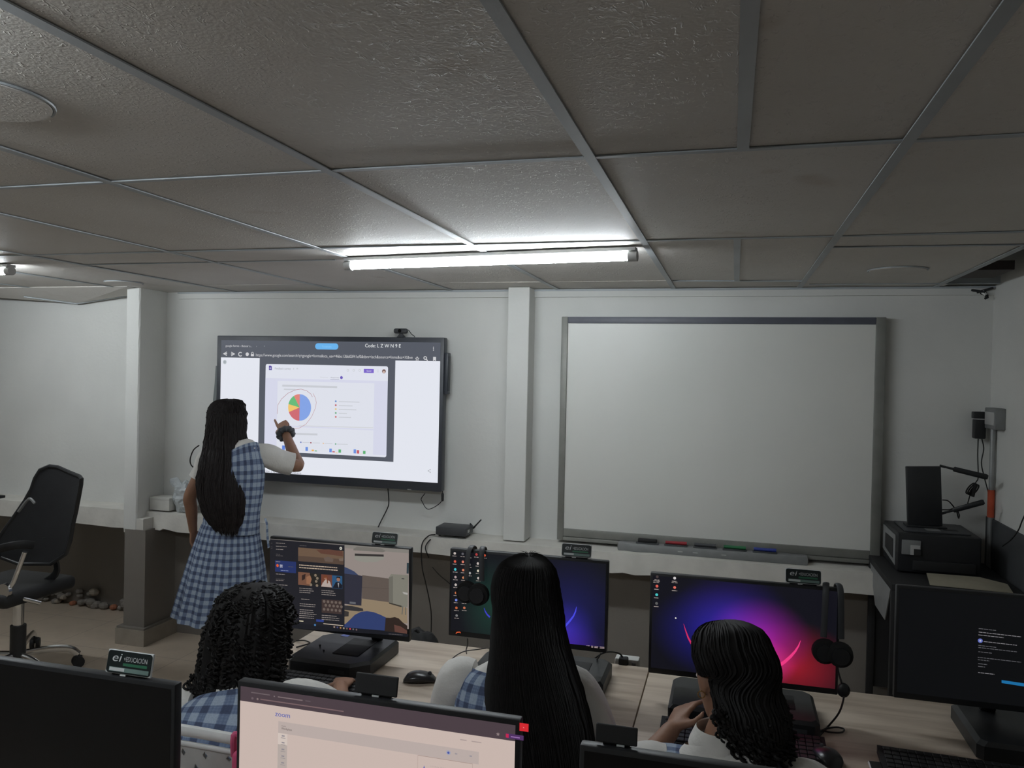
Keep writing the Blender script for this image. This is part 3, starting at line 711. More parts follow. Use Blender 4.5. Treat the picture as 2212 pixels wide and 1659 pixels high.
mm = MB(); mm.cyl((RX-.018, cy_, zq0), (RX-.018, cy_, zq1), .0155, M_ORANGE, 14); tag(mm.build('orange_pipe_sleeve'), 'orange sleeve around the conduit in the corner', 'sleeve')
a = at(2102, 889, Yo-.06); b = at(2130, 948, Yo-.06)
t = thing('power_adapter', 'black power adapter plugged in left of the corner socket box', 'adapter', ((a.x+b.x)/2, Yo-.05, b.z))
mm = MB(); mm.box((a.x, Yo-.08, a.z-.034), (b.x, Yo-.03, a.z), M_BLK, .004); mm.build('plug_head', t)
mm = MB(); mm.box((a.x+.003, Yo-.082, b.z), (b.x-.006, Yo-.035, a.z-.037), M_BLK, .006); mm.build('transformer', t)
mm = MB(); mm.box((a.x+.003, Yo-.0802, a.z-.038), (b.x-.003, Yo-.03, a.z-.0335), M_LGREY); mm.build('seam', t, label='pale seam line')
mm = MB(); mm.box((b.x-.01, Yo-.05, a.z-.05), (b.x+.022, Yo-.0, a.z+.01), M_WHITE, .002); mm.build('wall_plate', t, label='white wall plate')
cable('adapter_cable', 'black adapter cable hanging with a bundled coil in the corner', [(2113, 948, 4.40), (2112, 985, 4.41), (2113, 1030, 4.41), (2108, 1042, 4.39), (2098, 1062, 4.38), (2091, 1085, 4.38), (2089, 1095, 4.38)], .0028)
cable('adapter_cable', 'black adapter cable running down beside the orange sleeve', [(2121, 948, 4.40), (2125, 970, 4.41), (2120, 1000, 4.41), (2126, 1030, 4.41), (2134, 1060, 4.40), (2140, 1085, 4.395), (2142, 1115, 4.39)], .0028)
t = thing('cable_coil', 'small bundled coil of black cable above the printer', 'cable', tuple(at(2100, 1055, 4.36)))
for q in range(3):
    mm = MB(); c = at(2097+q*4, 1055+q*2, 4.37); ax = Vector((.014, 0, .02)); bx = Vector((-.006, 0, .004))
    mm.tube([c+ax*1.3*cos(i*pi/8)+bx*1.5*sin(i*pi/8)+Vector((0, .003*q, 0)) for i in range(17)], .0035, M_CABLE, 6, cap=False); mm.build('loop', t)
mm = MB(); c = at(2103, 1058, 4.36); mm.tube([at(2107, 1047, 4.355), at(2101, 1073, 4.355)], .008, M_BLKM, 8); mm.build('cable_tie', t)
cable('wall_cable', 'thin black cable lying over the dark panel at the right edge of the photo', [(2165, 1180, 4.05), (2185, 1165, 3.9), (2200, 1145, 3.82), (2208, 1125, 3.78), (2222, 1095, 3.7)], .0028)
# metal table
TZ = .865
t = thing('metal_table', 'black metal table in the right corner carrying the printer', 'table', (.96, 4.1, 0))
mm = MB(); mm.box((.70, 3.80, TZ-.03), (1.225, 4.41, TZ), M_BLKM, .003); mm.build('table_top', t)
for lx, ly in ((.70, 3.80), (.70, 4.375), (1.19, 3.80), (1.19, 4.375)):
    mm = MB(); mm.box((lx, ly, 0), (lx+.032, ly+.032, TZ-.031), M_BLKM, .002); mm.build('leg', t)
mm = MB(); mm.prism([(.701, 3.835, TZ-.031), (.701, 4.37, TZ-.031), (.701, 4.2, TZ-.20), (.701, 3.95, TZ-.20)], (.004, 0, 0), M_MGREY); mm.build('side_gusset', t, label='pale grey side plate')
mm = MB(); mm.box((.73, 4.39, .2), (1.19, 4.40, TZ-.031), M_BLKM); mm.build('back_panel', t)
# printer
t = thing('printer', 'black printer with grey sides on the metal table in the corner', 'printer', (.93, 4.22, TZ))
mm = MB(); mm.box((.762, 4.045, TZ+.006), (1.115, 4.385, 1.052), M_BLK, .008, 3); mm.build('body', t)
mm = MB(); mm.prism([(.761, 4.07, TZ+.03), (.761, 4.37, TZ+.05), (.761, 4.37, 1.035), (.761, 4.07, 1.035)], (-.003, 0, 0), M_MGREY); sp = mm.build('side_panel', t, label='light grey side panel')
mm = MB(); mm.prism([(.757, 4.11, TZ+.055), (.757, 4.30, TZ+.07), (.757, 4.30, 1.005), (.757, 4.11, 1.01)], (-.0012, 0, 0), M_BLKM); mm.build('side_window', sp, label='black recess in the side panel')
mm = MB(); mm.box((.80, 4.08, 1.0525), (1.08, 4.34, 1.060), M_DGREY, .003); ld = mm.build('scanner_lid', t)
mm = MB(); mm.box((.90, 4.10, 1.0605), (.96, 4.16, 1.0615), M_MGREY); mm.box((.98, 4.13, 1.0605), (1.04, 4.17, 1.0615), M_BLKM); mm.build('control_panel', t)
mm = MB(); a = at(1949, 1166, 4.035); b = at(1989, 1200, 4.035)
mm.box((a.x, 4.035, b.z), (b.x, 4.0455, a.z), M_MGREY, .002); mm.box((a.x+.035, 4.0335, b.z+.0), (b.x-.004, 4.036, b.z+.045), M_LGREY); mm.box((a.x+.05, 4.032, b.z+.0), (b.x-.0, 4.034, b.z+.028), M_BLKM); mm.build('paper_window', t, label='small grey window on the front')
mm = MB(); mm.box((.83, 4.03, TZ+.02), (1.09, 4.046, TZ+.065), M_BLKM, .003); mm.build('paper_tray', t)
for fx in (.79, 1.08):
    for fy in (4.08, 4.35):
        mm = MB(); mm.cyl((fx, fy, TZ), (fx, fy, TZ+.008), .012, M_BLKM, 10); mm.build('foot', t)
mm = MB(); P = [(.86, 3.84), (1.17, 3.80), (1.19, 3.94), (1.10, 4.02), (.88, 4.0)]
mm.prism([(x, y, TZ+.001+.004*i) for i, (x, y) in enumerate(P)], (0, 0, .002), M_PAPER); tag(mm.build('paper_sheet'), 'curled buff paper sheet on the metal table in front of the printer', 'paper')
# wireless router standing on the printer
a = at(1964, 1004, 4.20); b = at(2034, 1112, 4.20)
t = thing('wireless_router', 'black upright router with two paddle antennas standing on the printer', 'router', ((a.x+b.x)/2, 4.2, 1.062))
RM = Matrix.Translation((a.x, 4.2, 1.064)) @ Matrix.Rotation(radians(-3), 4, 'Y')
mm = MB(); mm.box((0, -.012, 0), (b.x-a.x+.004, .016, a.z-1.072), M_BLK, .004, M=RM); mm.build('body', t)
mm = MB(); mm.box((a.x-.01, 4.17, 1.061), (b.x+.02, 4.25, 1.069), M_BLK, .003); mm.build('foot', t)
for (u0, v0), (u1, v1) in (((2030, 1006), (2134, 1031)), ((2032, 1110), (2126, 1084))):
    p0 = at(u0, v0, 4.20); p1 = at(u1, v1, 4.19); q = p0.lerp(p1, .28)
    mm = MB(); mm.tube([p0, p0.lerp(p1, .12), p0.lerp(p1, .13), q, q.lerp(p1, .03), p1.lerp(q, .05), p1], [.006, .006, .005, .006, .012, .013, .010], M_BLK, 12, ry=[.006, .006, .005, .006, .006, .006, .005], up=(0, 0, 1)); mm.build('antenna', t)
cable('router_cable', 'black lead curving from the back of the upright router', [(2036, 1080, 4.22), (2048, 1082, 4.24), (2058, 1092, 4.26), (2066, 1104, 4.28), (2070, 1118, 4.30)], .0028)
cable('router_cable', 'straight black lead beside the lower antenna of the router', [(2035, 1101, 4.22), (2050, 1101, 4.23), (2064, 1098, 4.25), (2072, 1112, 4.28), (2071, 1120, 4.30)], .0028)
# wall socket strip behind the desks
a = at(1328, 1420, WY-.01); b = at(1384, 1440, WY-.01)
a.z = at(1330, 1418, 2.81).z
t = thing('power_strip', 'white power strip at the back edge of the desk right of the centre monitor', 'power strip', tuple(at(1356, 1430, 2.80)))
a = at(1329, 1418, 2.80); b = at(1380, 1441, 2.80)
mm = MB(); mm.box((a.x, 2.79, b.z-.02), (b.x, 2.835, (a.z+b.z)/2+.012), M_WHITE, .004); mm.build('strip_body', t)
mm = MB(); c = at(1347, 1428, 2.775); mm.box((c.x-.016, 2.755, c.z-.018), (c.x+.016, 2.79, c.z+.014), M_BLKM, .005); mm.build('plug', t, label='black plug')
mm = MB(); mm.box((a.x+.06, 2.788, b.z+.004), (b.x-.01, 2.7905, b.z+.016), M_MGREY); mm.build('socket_row', t)
mm = MB(); mm.box((a.x-.02, 2.768, .45), (b.x+.02, 2.835, b.z-.021), M_MGREY); mm.build('bracket', t)
cable('plug_cable', 'black cable arching from behind the centre monitor to the power strip', [(1280, 1426, 2.70), (1300, 1412, 2.70), (1318, 1408, 2.72), (1338, 1412, 2.76), (1346, 1422, 2.78)], .003)

# ================================================================== DESKS
def desk(x0, x1, y0, y1, label):
    t = thing('desk', label, 'desk', ((x0+x1)/2, (y0+y1)/2, 0), 'pale wood computer desks')
    mm = MB(); mm.box((x0, y0, .722), (x1, y1, .75), M_WOOD, .0015); mm.build('desktop', t)
    mm = MB(); mm.box((x0, y0-.0015, .724), (x1, y0-.0002, .748), M_EDGE); mm.box((x0, y1+.0002, .724), (x1, y1+.0015, .748), M_EDGE); mm.build('edge_band', t)
    for x in (x0+.02, x1-.05):
        mm = MB(); mm.box((x, y0+.05, 0), (x+.03, y1-.04, .7215), M_WOOD, .002); mm.build('side_panel', t)
    mm = MB(); mm.box((x0+.051, y1-.08, .35), (x1-.051, y1-.062, .7215), M_WOOD); mm.build('modesty_panel', t)
    return t
JX = -.2465
desk(-1.52, JX-.002, 2.165, 2.76, 'pale wood desk of the front row, left one, under two monitors')
desk(JX+.002, 1.236, 2.165, 2.76, 'pale wood desk of the front row, right one, under the pink-lit monitor')
desk(-1.90, JX-.002, .93, 1.50, 'near row desk at the bottom left, mostly below the photo')
desk(JX+.002, 1.236, .93, 1.50, 'near row desk at the bottom right, below the photo')
DZ = .75

# ================================================================== MONITORS
M_OFF = mat('unlit_display', (.006, .006, .0065), .5, mottle=(3, .05), spec=.25)
def monitor(label, x0, x1, zt, zb, Y, screen, stem_x=None, base=None):
    cx = (x0+x1)/2; t = thing('monitor', label, 'monitor', (cx, Y, DZ), 'desktop computer monitors')
    mm = MB(); mm.box((x0, Y, zb), (x1, Y+.022, zt), M_BLK, .004, 2); mm.build('housing', t)
    mm = MB(); mm.loft([(Vector((cx, Y+.021, (zt+zb)/2)), Vector((.22, 0, 0)), Vector((0, 0, .12))), (Vector((cx, Y+.05, (zt+zb)/2)), Vector((.15, 0, 0)), Vector((0, 0, .08)))], M_BLKM, 4*6, p=.4); mm.build('rear_cover', t)
    if screen is None:
        S = Screen(Y-.0004); S.wrect(x0+.008, zb+.018, x1-.008, zt-.009, M_OFF, 0)
    else: S = screen(x0+.008, x1-.008, zb+.018, zt-.009, Y-.0004)
    S.build('screen', t, smooth=False)
    sx = stem_x if stem_x is not None else cx; b = base or (sx-.10, Y-.06, sx+.10, Y+.14)
    by = min(Y+.10, b[3]-.02); bz = DZ+.014
    if base: bz = DZ+.0545
    mm = MB(); mm.tube([(sx, by, bz-.002), (sx, Y+.06, zb+.02), (sx, Y+.047, zb+.12)], [.022, .018, .018], M_BLKM, 12, ry=[.009, .009, .009], up=(1, 0, 0)); mm.build('stem', t)
    if not base:
        mm = MB(); mm.box((b[0], b[1], DZ+.0005), (b[2], b[3], DZ+.013), M_BLK, .005); mm.build('stand_foot', t)
    return t
def lines(S, u0, v0, n, dv, w_, m_, lay=2, th=5, slope=.075, rag=.25, rnd=None):
    rnd = rnd or random.Random(int(u0+v0))
    for i in range(n):
        L = w_*(1-rag*rnd.random()); v = v0+i*dv; u = u0
        while u < u0+L:                       # word-like dashes
            q = min(rnd.uniform(14, 42), u0+L-u)
            S.quad([(u, v+(u-u0)*slope), (u+q, v+(u+q-u0)*slope), (u+q, v+th+(u+q-u0)*slope), (u, v+th+(u-u0)*slope)], m_, lay); u += q+5
def news_screen(x0, x1, z0, z1, Y):
    S = Screen(Y, (580, 1130, 6.1444)); K = emi((26, 27, 33)); S.wrect(x0, z0, x1, z1, K, 0)
    sl = .078
    def q(u0, v0, u1, v1, m_, lay=2): S.quad([(u0, v0), (u1, v0+(u1-u0)*sl), (u1, v1+(u1-u0)*(sl+.005)), (u0, v1)], m_, lay)
    T = emi((140, 132, 128)); T2 = emi((88, 84, 84))
    # right part: camera picture of a room
    q(1010, 285, 1862, 1335, emi((142, 132, 127)), 1)
    q(1010, 285, 1862, 330, emi((128, 124, 118)), 2)
    S.quad([(1130, 340), (1180, 310), (1500, 335), (1560, 370), (1520, 385), (1130, 360)], emi((112, 109, 103)), 3)
    S.quad([(1145, 400), (1535, 415), (1535, 475), (1440, 515), (1290, 520), (1180, 500), (1142, 470)], emi((138, 136, 128)), 3)
    S.quad([(1148, 402), (1532, 416), (1532, 445), (1148, 432)], emi((52, 48, 48)), 4)
    S.quad([(1245, 690), (1600, 735), (1605, 1050), (1240, 1000)], emi((92, 82, 76)), 2)
    S.quad([(1245, 850), (1600, 868), (1600, 872), (1245, 856)], emi((78, 70, 66)), 3)
    S.quad([(1235, 1000), (1605, 1050), (1845, 1130), (1845, 1330), (1560, 1300), (1010, 1340), (1010, 1100), (1130, 1060)], emi((138, 122, 100)), 2)
    S.quad([(1600, 720), (1630, 675), (1858, 690), (1848, 1110), (1770, 1115), (1600, 1060)], emi((122, 120, 110)), 3)
    S.quad([(1600, 720), (1655, 700), (1655, 1080), (1600, 1060)], emi((104, 102, 94)), 4)
    S.rect(1770, 728, 1806, 745, emi((60, 60, 60)), 5); S.rect(1838, 525, 1862, 670, emi((50, 62, 68)), 4)
    S.quad([(1600, 1050), (1770, 1095), (1770, 1115), (1605, 1068)], emi((60, 56, 50)), 5)
    S.quad([(1780, 910), (1850, 925), (1848, 950), (1800, 940)], emi((165, 162, 158)), 5); S.quad([(1780, 1100), (1790, 1100), (1782, 1210), (1770, 1210)], emi((95, 95, 92)), 5); S.quad([(1820, 1110), (1830, 1110), (1828, 1215), (1816, 1215)], emi((95, 95, 92)), 5)
    S.quad([(1010, 580), (1060, 600), (1140, 640), (1195, 690), (1248, 700), (1235, 1095), (1130, 1085), (1010, 1070)], emi((46, 46, 58)), 3)
    S.quad([(1010, 580), (1060, 600), (1140, 640), (1195, 690), (1010, 668)], emi((56, 66, 96)), 4)
    S.rect(1080, 1040, 1160, 1075, emi((96, 98, 104)), 4)
    S.quad([(1010, 1090), (1120, 1100), (1255, 1132), (1262, 1165), (1200, 1170), (1010, 1150)], emi((52, 50, 52)), 4)
    S.quad([(1010, 1160), (1070, 1175), (1065, 1235), (1010, 1240)], emi((56, 52, 50)), 4)
    S.quad([(1010, 1350), (1075, 1290), (1150, 1215), (1230, 1175), (1310, 1166), (1400, 1180), (1490, 1215), (1560, 1250), (1545, 1425), (1010, 1380)], emi((47, 60, 104)), 5)
    S.quad([(1555, 1252), (1620, 1255), (1680, 1245), (1730, 1262), (1790, 1320), (1845, 1360), (1845, 1470), (1540, 1430)], emi((46, 36, 32)), 5)
    S.quad([(1670, 1345), (1760, 1370), (1842, 1425), (1842, 1465), (1680, 1440)], emi((92, 62, 55)), 6)
    # left part: dark news page
    q(25, 205, 1010, 1345, emi((32, 32, 38)), 6)
    q(25, 204, 1010, 212, emi((110, 105, 102)), 7)
    q(400, 320, 1003, 480, emi((104, 84, 68)), 8); q(400, 430, 1003, 500, emi((84, 68, 58)), 9)
    S.quad([(640, 350), (800, 345), (990, 370), (995, 440), (860, 420), (700, 400)], emi((92, 62, 52)), 9)
    S.quad([(740, 460), (800, 440), (870, 475), (860, 515), (760, 505)], emi((98, 84, 76)), 10); S.quad([(940, 470), (1000, 460), (1000, 500), (950, 500)], emi((110, 94, 84)), 10)
    lines(S, 415, 545, 2, 33, 530, emi((176, 158, 140)), 11, 13, .075, .1)
    q(400, 645, 555, 815, emi((112, 78, 62)), 8); S.quad([(450, 690), (500, 670), (490, 740), (450, 760)], emi((50, 36, 34)), 9); S.quad([(510, 710), (560, 690), (580, 740), (560, 810), (510, 800)], emi((142, 100, 76)), 9)
    q(560, 660, 690, 820, emi((36, 34, 32)), 8)
    for (a, b) in ((630, 690), (655, 730), (640, 770), (570, 815), (650, 825)): S.disc(a, b, 17, emi((125, 112, 96)), 9)
    q(705, 675, 850, 840, emi((104, 62, 52)), 8); S.quad([(730, 780), (770, 740), (820, 770), (848, 850), (705, 838)], emi((172, 158, 152)), 9); S.disc(765, 720, 24, emi((150, 105, 86)), 10); S.quad([(735, 700), (765, 682), (790, 700), (800, 790), (785, 800), (780, 720), (745, 725), (740, 790), (728, 760)], emi((110, 62, 42)), 11)
    q(850, 690, 985, 860, emi((44, 82, 118)), 8); S.quad([(860, 850), (900, 780), (940, 775), (985, 820), (982, 868), (855, 855)], emi((26, 28, 38)), 9); S.disc(935, 745, 24, emi((142, 104, 88)), 10); S.quad([(908, 735), (912, 705), (958, 708), (962, 745), (950, 725), (915, 722)], emi((24, 22, 24)), 11); S.quad([(925, 790), (945, 790), (940, 855)], emi((150, 150, 155)), 11)
    for u, v, n, w_ in ((415, 855, 3, 200), (710, 885, 3, 210), (440, 1000, 1, 120), (420, 1062, 2, 215), (420, 1140, 2, 230), (415, 1190, 3, 235), (712, 1215, 3, 240)): lines(S, u, v, n, 27, w_, T, 8, 8)
    q(712, 1005, 980, 1185, emi((62, 50, 48)), 8)
    for i in range(5):
        for j in range(3): S.disc(745+i*52+(j % 2)*22, 1035+j*52+i*5, 17, emi((104, 92, 86)), 9)
    q(95, 490, 372, 640, emi((38, 50, 98)), 8); S.disc(127, 560, 17, emi((214, 92, 50)), 9); lines(S, 158, 548, 3, 14, 42, emi((190, 190, 205)), 9, 8); lines(S, 105, 503, 1, 9, 60, T, 9, 8); lines(S, 270, 572, 1, 9, 90, T2, 9, 6); lines(S, 170, 620, 1, 9, 120, emi((130, 140, 180)), 9, 6)
    for v in (258, 300, 340, 405, 425, 668, 735, 752, 810, 830, 890, 905, 960, 990, 1035, 1070):
        lines(S, 105, v, 1, 10, random.Random(v).uniform(60, 200), T if v % 2 == 0 else T2, 8, 7, .06)
    for v in (262, 310, 330): S.rect(38, v, 58, v+6, T2, 8)
    S.disc(966, 332, 18, emi((200, 200, 190)), 9); S.disc(966, 332, 8, emi((130, 120, 110)), 10)
    lines(S, 420, 290, 1, 9, 100, T2, 9, 6)
    q(640, 1272, 740, 1302, emi((45, 62, 130)), 9); q(415, 1288, 470, 1300, emi((200, 190, 165)), 9); S.quad([(735, 1325), (998, 1352), (998, 1362), (735, 1335)], emi((190, 175, 160)), 9)
    S.quad([(0, 1290), (1862, 1472), (1862, 1500), (0, 1370)], K, 8)
    S.disc(625, 1348, 13, emi((70, 120, 170)), 10)
    for i, c in enumerate(((150, 130, 120), (70, 70, 110), (170, 120, 70), (150, 140, 130), (110, 90, 80), (190, 60, 80), (100, 100, 110), (110, 90, 90))): S.disc(880+i*42, 1375+i*5, 11, emi(c), 10)
    lines(S, 1600, 1462, 1, 9, 230, T2, 10, 7)
    return S
def glow_mat(name, spots, base):
    """desktop wallpaper shown by the screen: soft coloured glows, positions in object metres"""
    if name in MATS: return MATS[name]
    m = bpy.data.materials.new(name); m.use_nodes = True; MATS[name] = m
    nt = m.node_tree; b = nt.nodes['Principled BSDF']; L = nt.links.new
    b.inputs['Base Color'].default_value = (.008, .008, .008, 1); b.inputs['Roughness'].default_value = .5; b.inputs['Specular IOR Level'].default_value = .25
    tc = N(nt, 'ShaderNodeTexCoord'); cur = None
    for (x, z, sx, sz, col, k_, pw) in spots:
        mp = N(nt, 'ShaderNodeMapping', vector_type='POINT'); mp.inputs['Location'].default_value = (-x/sx, 0, -z/sz); mp.inputs['Scale'].default_value = (1/sx, 0, 1/sz)
        L(tc.outputs['Object'], mp.inputs['Vector']); ln = N(nt, 'ShaderNodeVectorMath', operation='LENGTH'); L(mp.outputs[0], ln.inputs[0])
        f = mth(nt, 'SUBTRACT', 1, ln.outputs['Value'], True); f = mth(nt, 'POWER', f, pw); f = mth(nt, 'MULTIPLY', f, k_)
        v = N(nt, 'ShaderNodeVectorMath', operation='SCALE'); v.inputs[0].default_value = s2l(col); L(f, v.inputs['Scale'])
        if cur is None:
            a = N(nt, 'ShaderNodeVectorMath', operation='ADD'); a.inputs[0].default_value = s2l(base); L(v.outputs[0], a.inputs[1]); cur = a.outputs[0]
        else:
            a = N(nt, 'ShaderNodeVectorMath', operation='ADD'); L(cur, a.inputs[0]); L(v.outputs[0], a.inputs[1]); cur = a.outputs[0]
    L(cur, b.inputs['Emission Color']); b.inputs['Emission Strength'].default_value = 1
    return m
def icon(S, u, v, w_, c, lay=2, cap=True, sl=.08):
    S.disc(u, v, w_*.42, emi(c), lay, n=10)
    if cap: lines(S, u-w_*.8, v+w_*.75, 1, 5, w_*1.6, emi((150, 140, 136)), lay, w_*.22, sl, .15)
def centre_screen(x0, x1, z0, z1, Y):
    S = Screen(Y, (880, 1100, 4.0963)); cx, cz = (x0+x1)/2, DZ
    def o(u, v): p = S.P(u, v); return p[0]-cx, p[1]-cz
    a = o(1400, 1060); b = o(690, 850); c_ = o(1430, 900)
    M = glow_mat('blue_bloom_wallpaper', [(a[0], a[1], .11, .10, (70, 50, 220), .42, 1.6), (c_[0], c_[1], .20, .20, (30, 30, 120), .4, 1.5), (b[0]+.02, b[1], .12, .17, (18, 52, 40), .9, 1.2), (a[0]+.02, a[1]-.05, .12, .08, (70, 30, 150), .5, 1.4)], (17, 18, 24))
    S.wrect(x0, z0, x1, z1, M, 0)
    B = emi((72, 74, 225)); S.arc([(1497, 862), (1488, 905), (1470, 945), (1440, 985), (1405, 1025), (1370, 1058)], [.0012, .004, .005, .006, .006, .006], B, 1)
    S.arc([(678, 872), (690, 905), (705, 930), (730, 955)], [.001, .004, .005, .006], emi((60, 62, 190)), 1)
    W_ = (190, 180, 175)
    cols = {420: [(390, W_), (462, (210, 90, 70)), (532, (70, 190, 200)), (600, (170, 150, 150)), (668, W_), (740, (190, 110, 70)), (803, (110, 130, 210)), (872, (190, 100, 60)), (940, (120, 120, 120))],
            490: [(395, (90, 90, 95)), (465, (210, 120, 100)), (538, (200, 120, 90)), (605, (200, 130, 90)), (670, (220, 130, 80)), (742, W_), (810, (90, 80, 75)), (872, (190, 110, 80))],
            622: [(480, W_), (545, (205, 200, 180)), (610, W_)], 683: [(408, (220, 90, 60))], 548: [(405, (190, 90, 60)), (490, (80, 80, 80)), (565, (150, 150, 150))], 612: [(400, (170, 60, 60))]}
    for u, L in cols.items():
        for v, c in L: icon(S, u+(v-390)*.03, v, 26, c, 2)
    S.arc([(430, 1100), (440, 1088), (465, 1086), (470, 1096)], .003, emi((210, 90, 50)), 2)
    S.disc(1224, 437, 6, emi((220, 220, 220)), 2)
    for u, q in ((1590, 8), (1606, 12), (1636, 18), (1672, 34), (1726, 48)): lines(S, u-q/2, 1203+(u-1590)*.09, 2 if q > 15 else 1, 10, q, emi((170, 150, 155)), 2, 5, .08, .05)
    return S
def pink_screen(x0, x1, z0, z1, Y):
    S = Screen(Y, (1380, 1180, 3.4635)); cx, cz = (x0+x1)/2, DZ
    def o(u, v): p = S.P(u, v); return p[0]-cx, p[1]-cz
    a = o(900, 690); b = o(560, 640); c_ = o(1150, 900); d = o(930, 870); e = o(700, 520)
    M = glow_mat('pink_bloom_wallpaper', [(a[0], a[1], .16, .13, (205, 35, 205), .5, 1.6), (b[0], b[1], .20, .15, (40, 36, 190), .42, 1.6), (c_[0], c_[1], .19, .14, (190, 22, 40), .55, 1.5), (d[0], d[1], .10, .08, (235, 60, 160), .6, 1.4), (e[0], e[1], .18, .14, (58, 34, 160), .5, 1.6)], (17, 17, 25))
    S.wrect(x0, z0, x1, z1, M, 0)
    S.arc([(1210, 705), (1195, 745), (1170, 785), (1135, 825), (1090, 865), (1045, 895), (990, 925)], [.001, .004, .006, .008, .009, .010, .010], emi((235, 58, 130)), 1)
    S.arc([(335, 580), (350, 630), (370, 685), (400, 740)], [.0008, .003, .005, .006], emi((205, 45, 95)), 1)
    for u, v, c in ((138, 228, (70, 60, 60)), (136, 298, (215, 95, 80)), (134, 362, (70, 190, 190)), (133, 427, (90, 90, 90)), (268, 238, (205, 200, 200)), (268, 308, (215, 110, 95))): icon(S, u, v, 26, c, 2)
    lines(S, 108, 256, 2, 10, 60, emi((150, 140, 136)), 3, 5); lines(S, 245, 268, 1, 9, 45, emi((150, 140, 136)), 3, 5)
    S.disc(276, 537, 6, emi((225, 225, 215)), 2)
    return S
def install_screen(x0, x1, z0, z1, Y):
    S = Screen(Y, (1800, 1240, 3.9587)); S.wrect(x0, z0, x1, z1, emi((11, 12, 14)), 0)
    T = emi((120, 118, 122)); T2 = emi((84, 84, 88))
    for u, v, w_, mt in ((1243, 462, 150, T2), (1243, 492, 370, T), (1240, 516, 220, T), (1285, 573, 290, T), (1240, 606, 160, T2), (1240, 624, 330, T2), (1240, 660, 115, T2), (1235, 708, 375, T2), (1235, 728, 100, T2), (1238, 762, 80, T2), (1238, 785, 60, T2), (1238, 838, 140, T)):
        lines(S, u, v, 1, 9, w_, mt, 2, 6, .115, .02)
    S.disc(1256, 569, 21, emi((96, 108, 185)), 3); S.disc(1256, 569, 9, emi((180, 180, 200)), 4)
    S.quad([(1438, 905), (1640, 935), (1640, 962), (1438, 930)], emi((28, 106, 158)), 3)
    return S
def zoom_screen(x0, x1, z0, z1, Y):
    S = Screen(Y, (460, 1440, 3.16)); PK = emi((198, 180, 172)); S.wrect(x0, z0, x1, z1, emi((74, 62, 68)), 0)
    p = S.P(165, 228); S.wrect(x0, z0, x1, (p[1]+S.P(2055, 508)[1])/2, PK, 1)
    # everything on this page is laid out level with the screen
    base_z = (p[1]+S.P(2055, 508)[1])/2
    def X(u, v=400): return S.P(u, v)[0]
    U = (X(1200)-X(200))/1000.
    def bx(u0, dz0, u1, dz1, m_, lay=2, r=0): S.wrect(x0+(u0-160)*U, base_z-dz1*U, x0+(u1-160)*U, base_z-dz0*U, m_, lay, r)
    def tx(s, u, dz, cap, m_, w_=None, lay=3): S.wtext(s, x0+(u-160)*U, base_z-dz*U, cap*U, m_, lay, w_*U if w_ else None)
    tx('zoom', 412, 62, 30, emi((70, 84, 170)), 104); 
    bx(435, 92, 1745, 165, emi((182, 168, 163)), 2); tx('Home', 458, 122, 9, emi((110, 100, 100)), 30); tx('Workplace', 458, 140, 13, emi((70, 62, 62)), 72)
    bx(435, 165, 500, 235, emi((206, 192, 184)), 3); bx(435, 235, 500, 560, emi((178, 166, 160)), 3)
    for i in range(10): bx(462, 175+i*42, 482, 183+i*42, emi((140, 134, 140)), 4); bx(456, 190+i*42, 488, 194+i*42, emi((150, 142, 142)), 4)
    S.wdisc(x0+(1560-160)*U, base_z-122*U, 14*U, emi((160, 160, 178)), 4); S.wdisc(x0+(1560-160)*U, base_z-122*U, 7*U, emi((70, 84, 160)), 5)
    for u in (1600, 1690): bx(u, 118, u+14, 126, emi((150, 144, 150)), 4)
    for u, w_ in ((1630, 40), (1700, 60)): bx(u, 32, u+w_, 38, emi((168, 152, 148)), 4)
    bx(1370, 165, 1710, 168, emi((160, 140, 132)), 3); bx(1367, 165, 1370, 560, emi((180, 160, 152)), 3); bx(1707, 165, 1710, 560, emi((180, 160, 152)), 3)
    cx, cz, r_ = x0+(1410-160)*U, base_z-245*U, 25*U
    S.poly([(cx+r_*(1 if i % 2 == 0 else .3)*cos(i*pi/4), cz+r_*(1 if i % 2 == 0 else .3)*sin(i*pi/4)) for i in range(8)], emi((70, 86, 170)), 4)
    tx('LEARN MORE', 1448, 222, 8, emi((176, 160, 156)), 110, 4); tx('AI Com', 1446, 268, 30, emi((86, 98, 190)), 120, 4); tx('panion', 1570, 268, 30, emi((165, 120, 190)), 110, 4)
    # browser bar
    bx(238, -66, 372, -59, emi((104, 92, 96)), 2); bx(398, -62, 408, -55, emi((116, 104, 108)), 2); bx(428, -62, 600, -55, emi((120, 106, 108)), 2); bx(620, -62, 655, -56, emi((96, 84, 90)), 2)
    S.wdisc(x0+(248-160)*U, base_z+26*U, 8*U, emi((104, 90, 96)), 2); S.wdisc(x0+(285-160)*U, base_z+26*U, 7*U, emi((128, 112, 112)), 2); bx(305, -31, 880, -24, emi((118, 96, 98)), 2)
    bx(1985, -112, 2038, -66, emi((206, 40, 48)), 3); tx('x', 2005, -84, 12, emi((235, 150, 150)), None, 4)
    bx(1905, -40, 2010, -12, emi((78, 48, 96)), 2); bx(1905, -38, 1922, -16, emi((190, 40, 80)), 3); bx(1935, -28, 1988, -22, emi((150, 110, 170)), 3)
    S.poly([(x0+(1858-160+13*cos(pi/2+i*pi/5)*(1 if i % 2 == 0 else .4))*U, base_z+(28+13*sin(pi/2+i*pi/5)*(1 if i % 2 == 0 else .4))*U) for i in range(10)], emi((140, 125, 125)), 3)
    return S
def mq(tl, tr, br, Y):
    a, b, c = at(*tl, Y), at(*tr, Y), at(*br, Y); return a.x, b.x, (a.z+b.z)/2, c.z
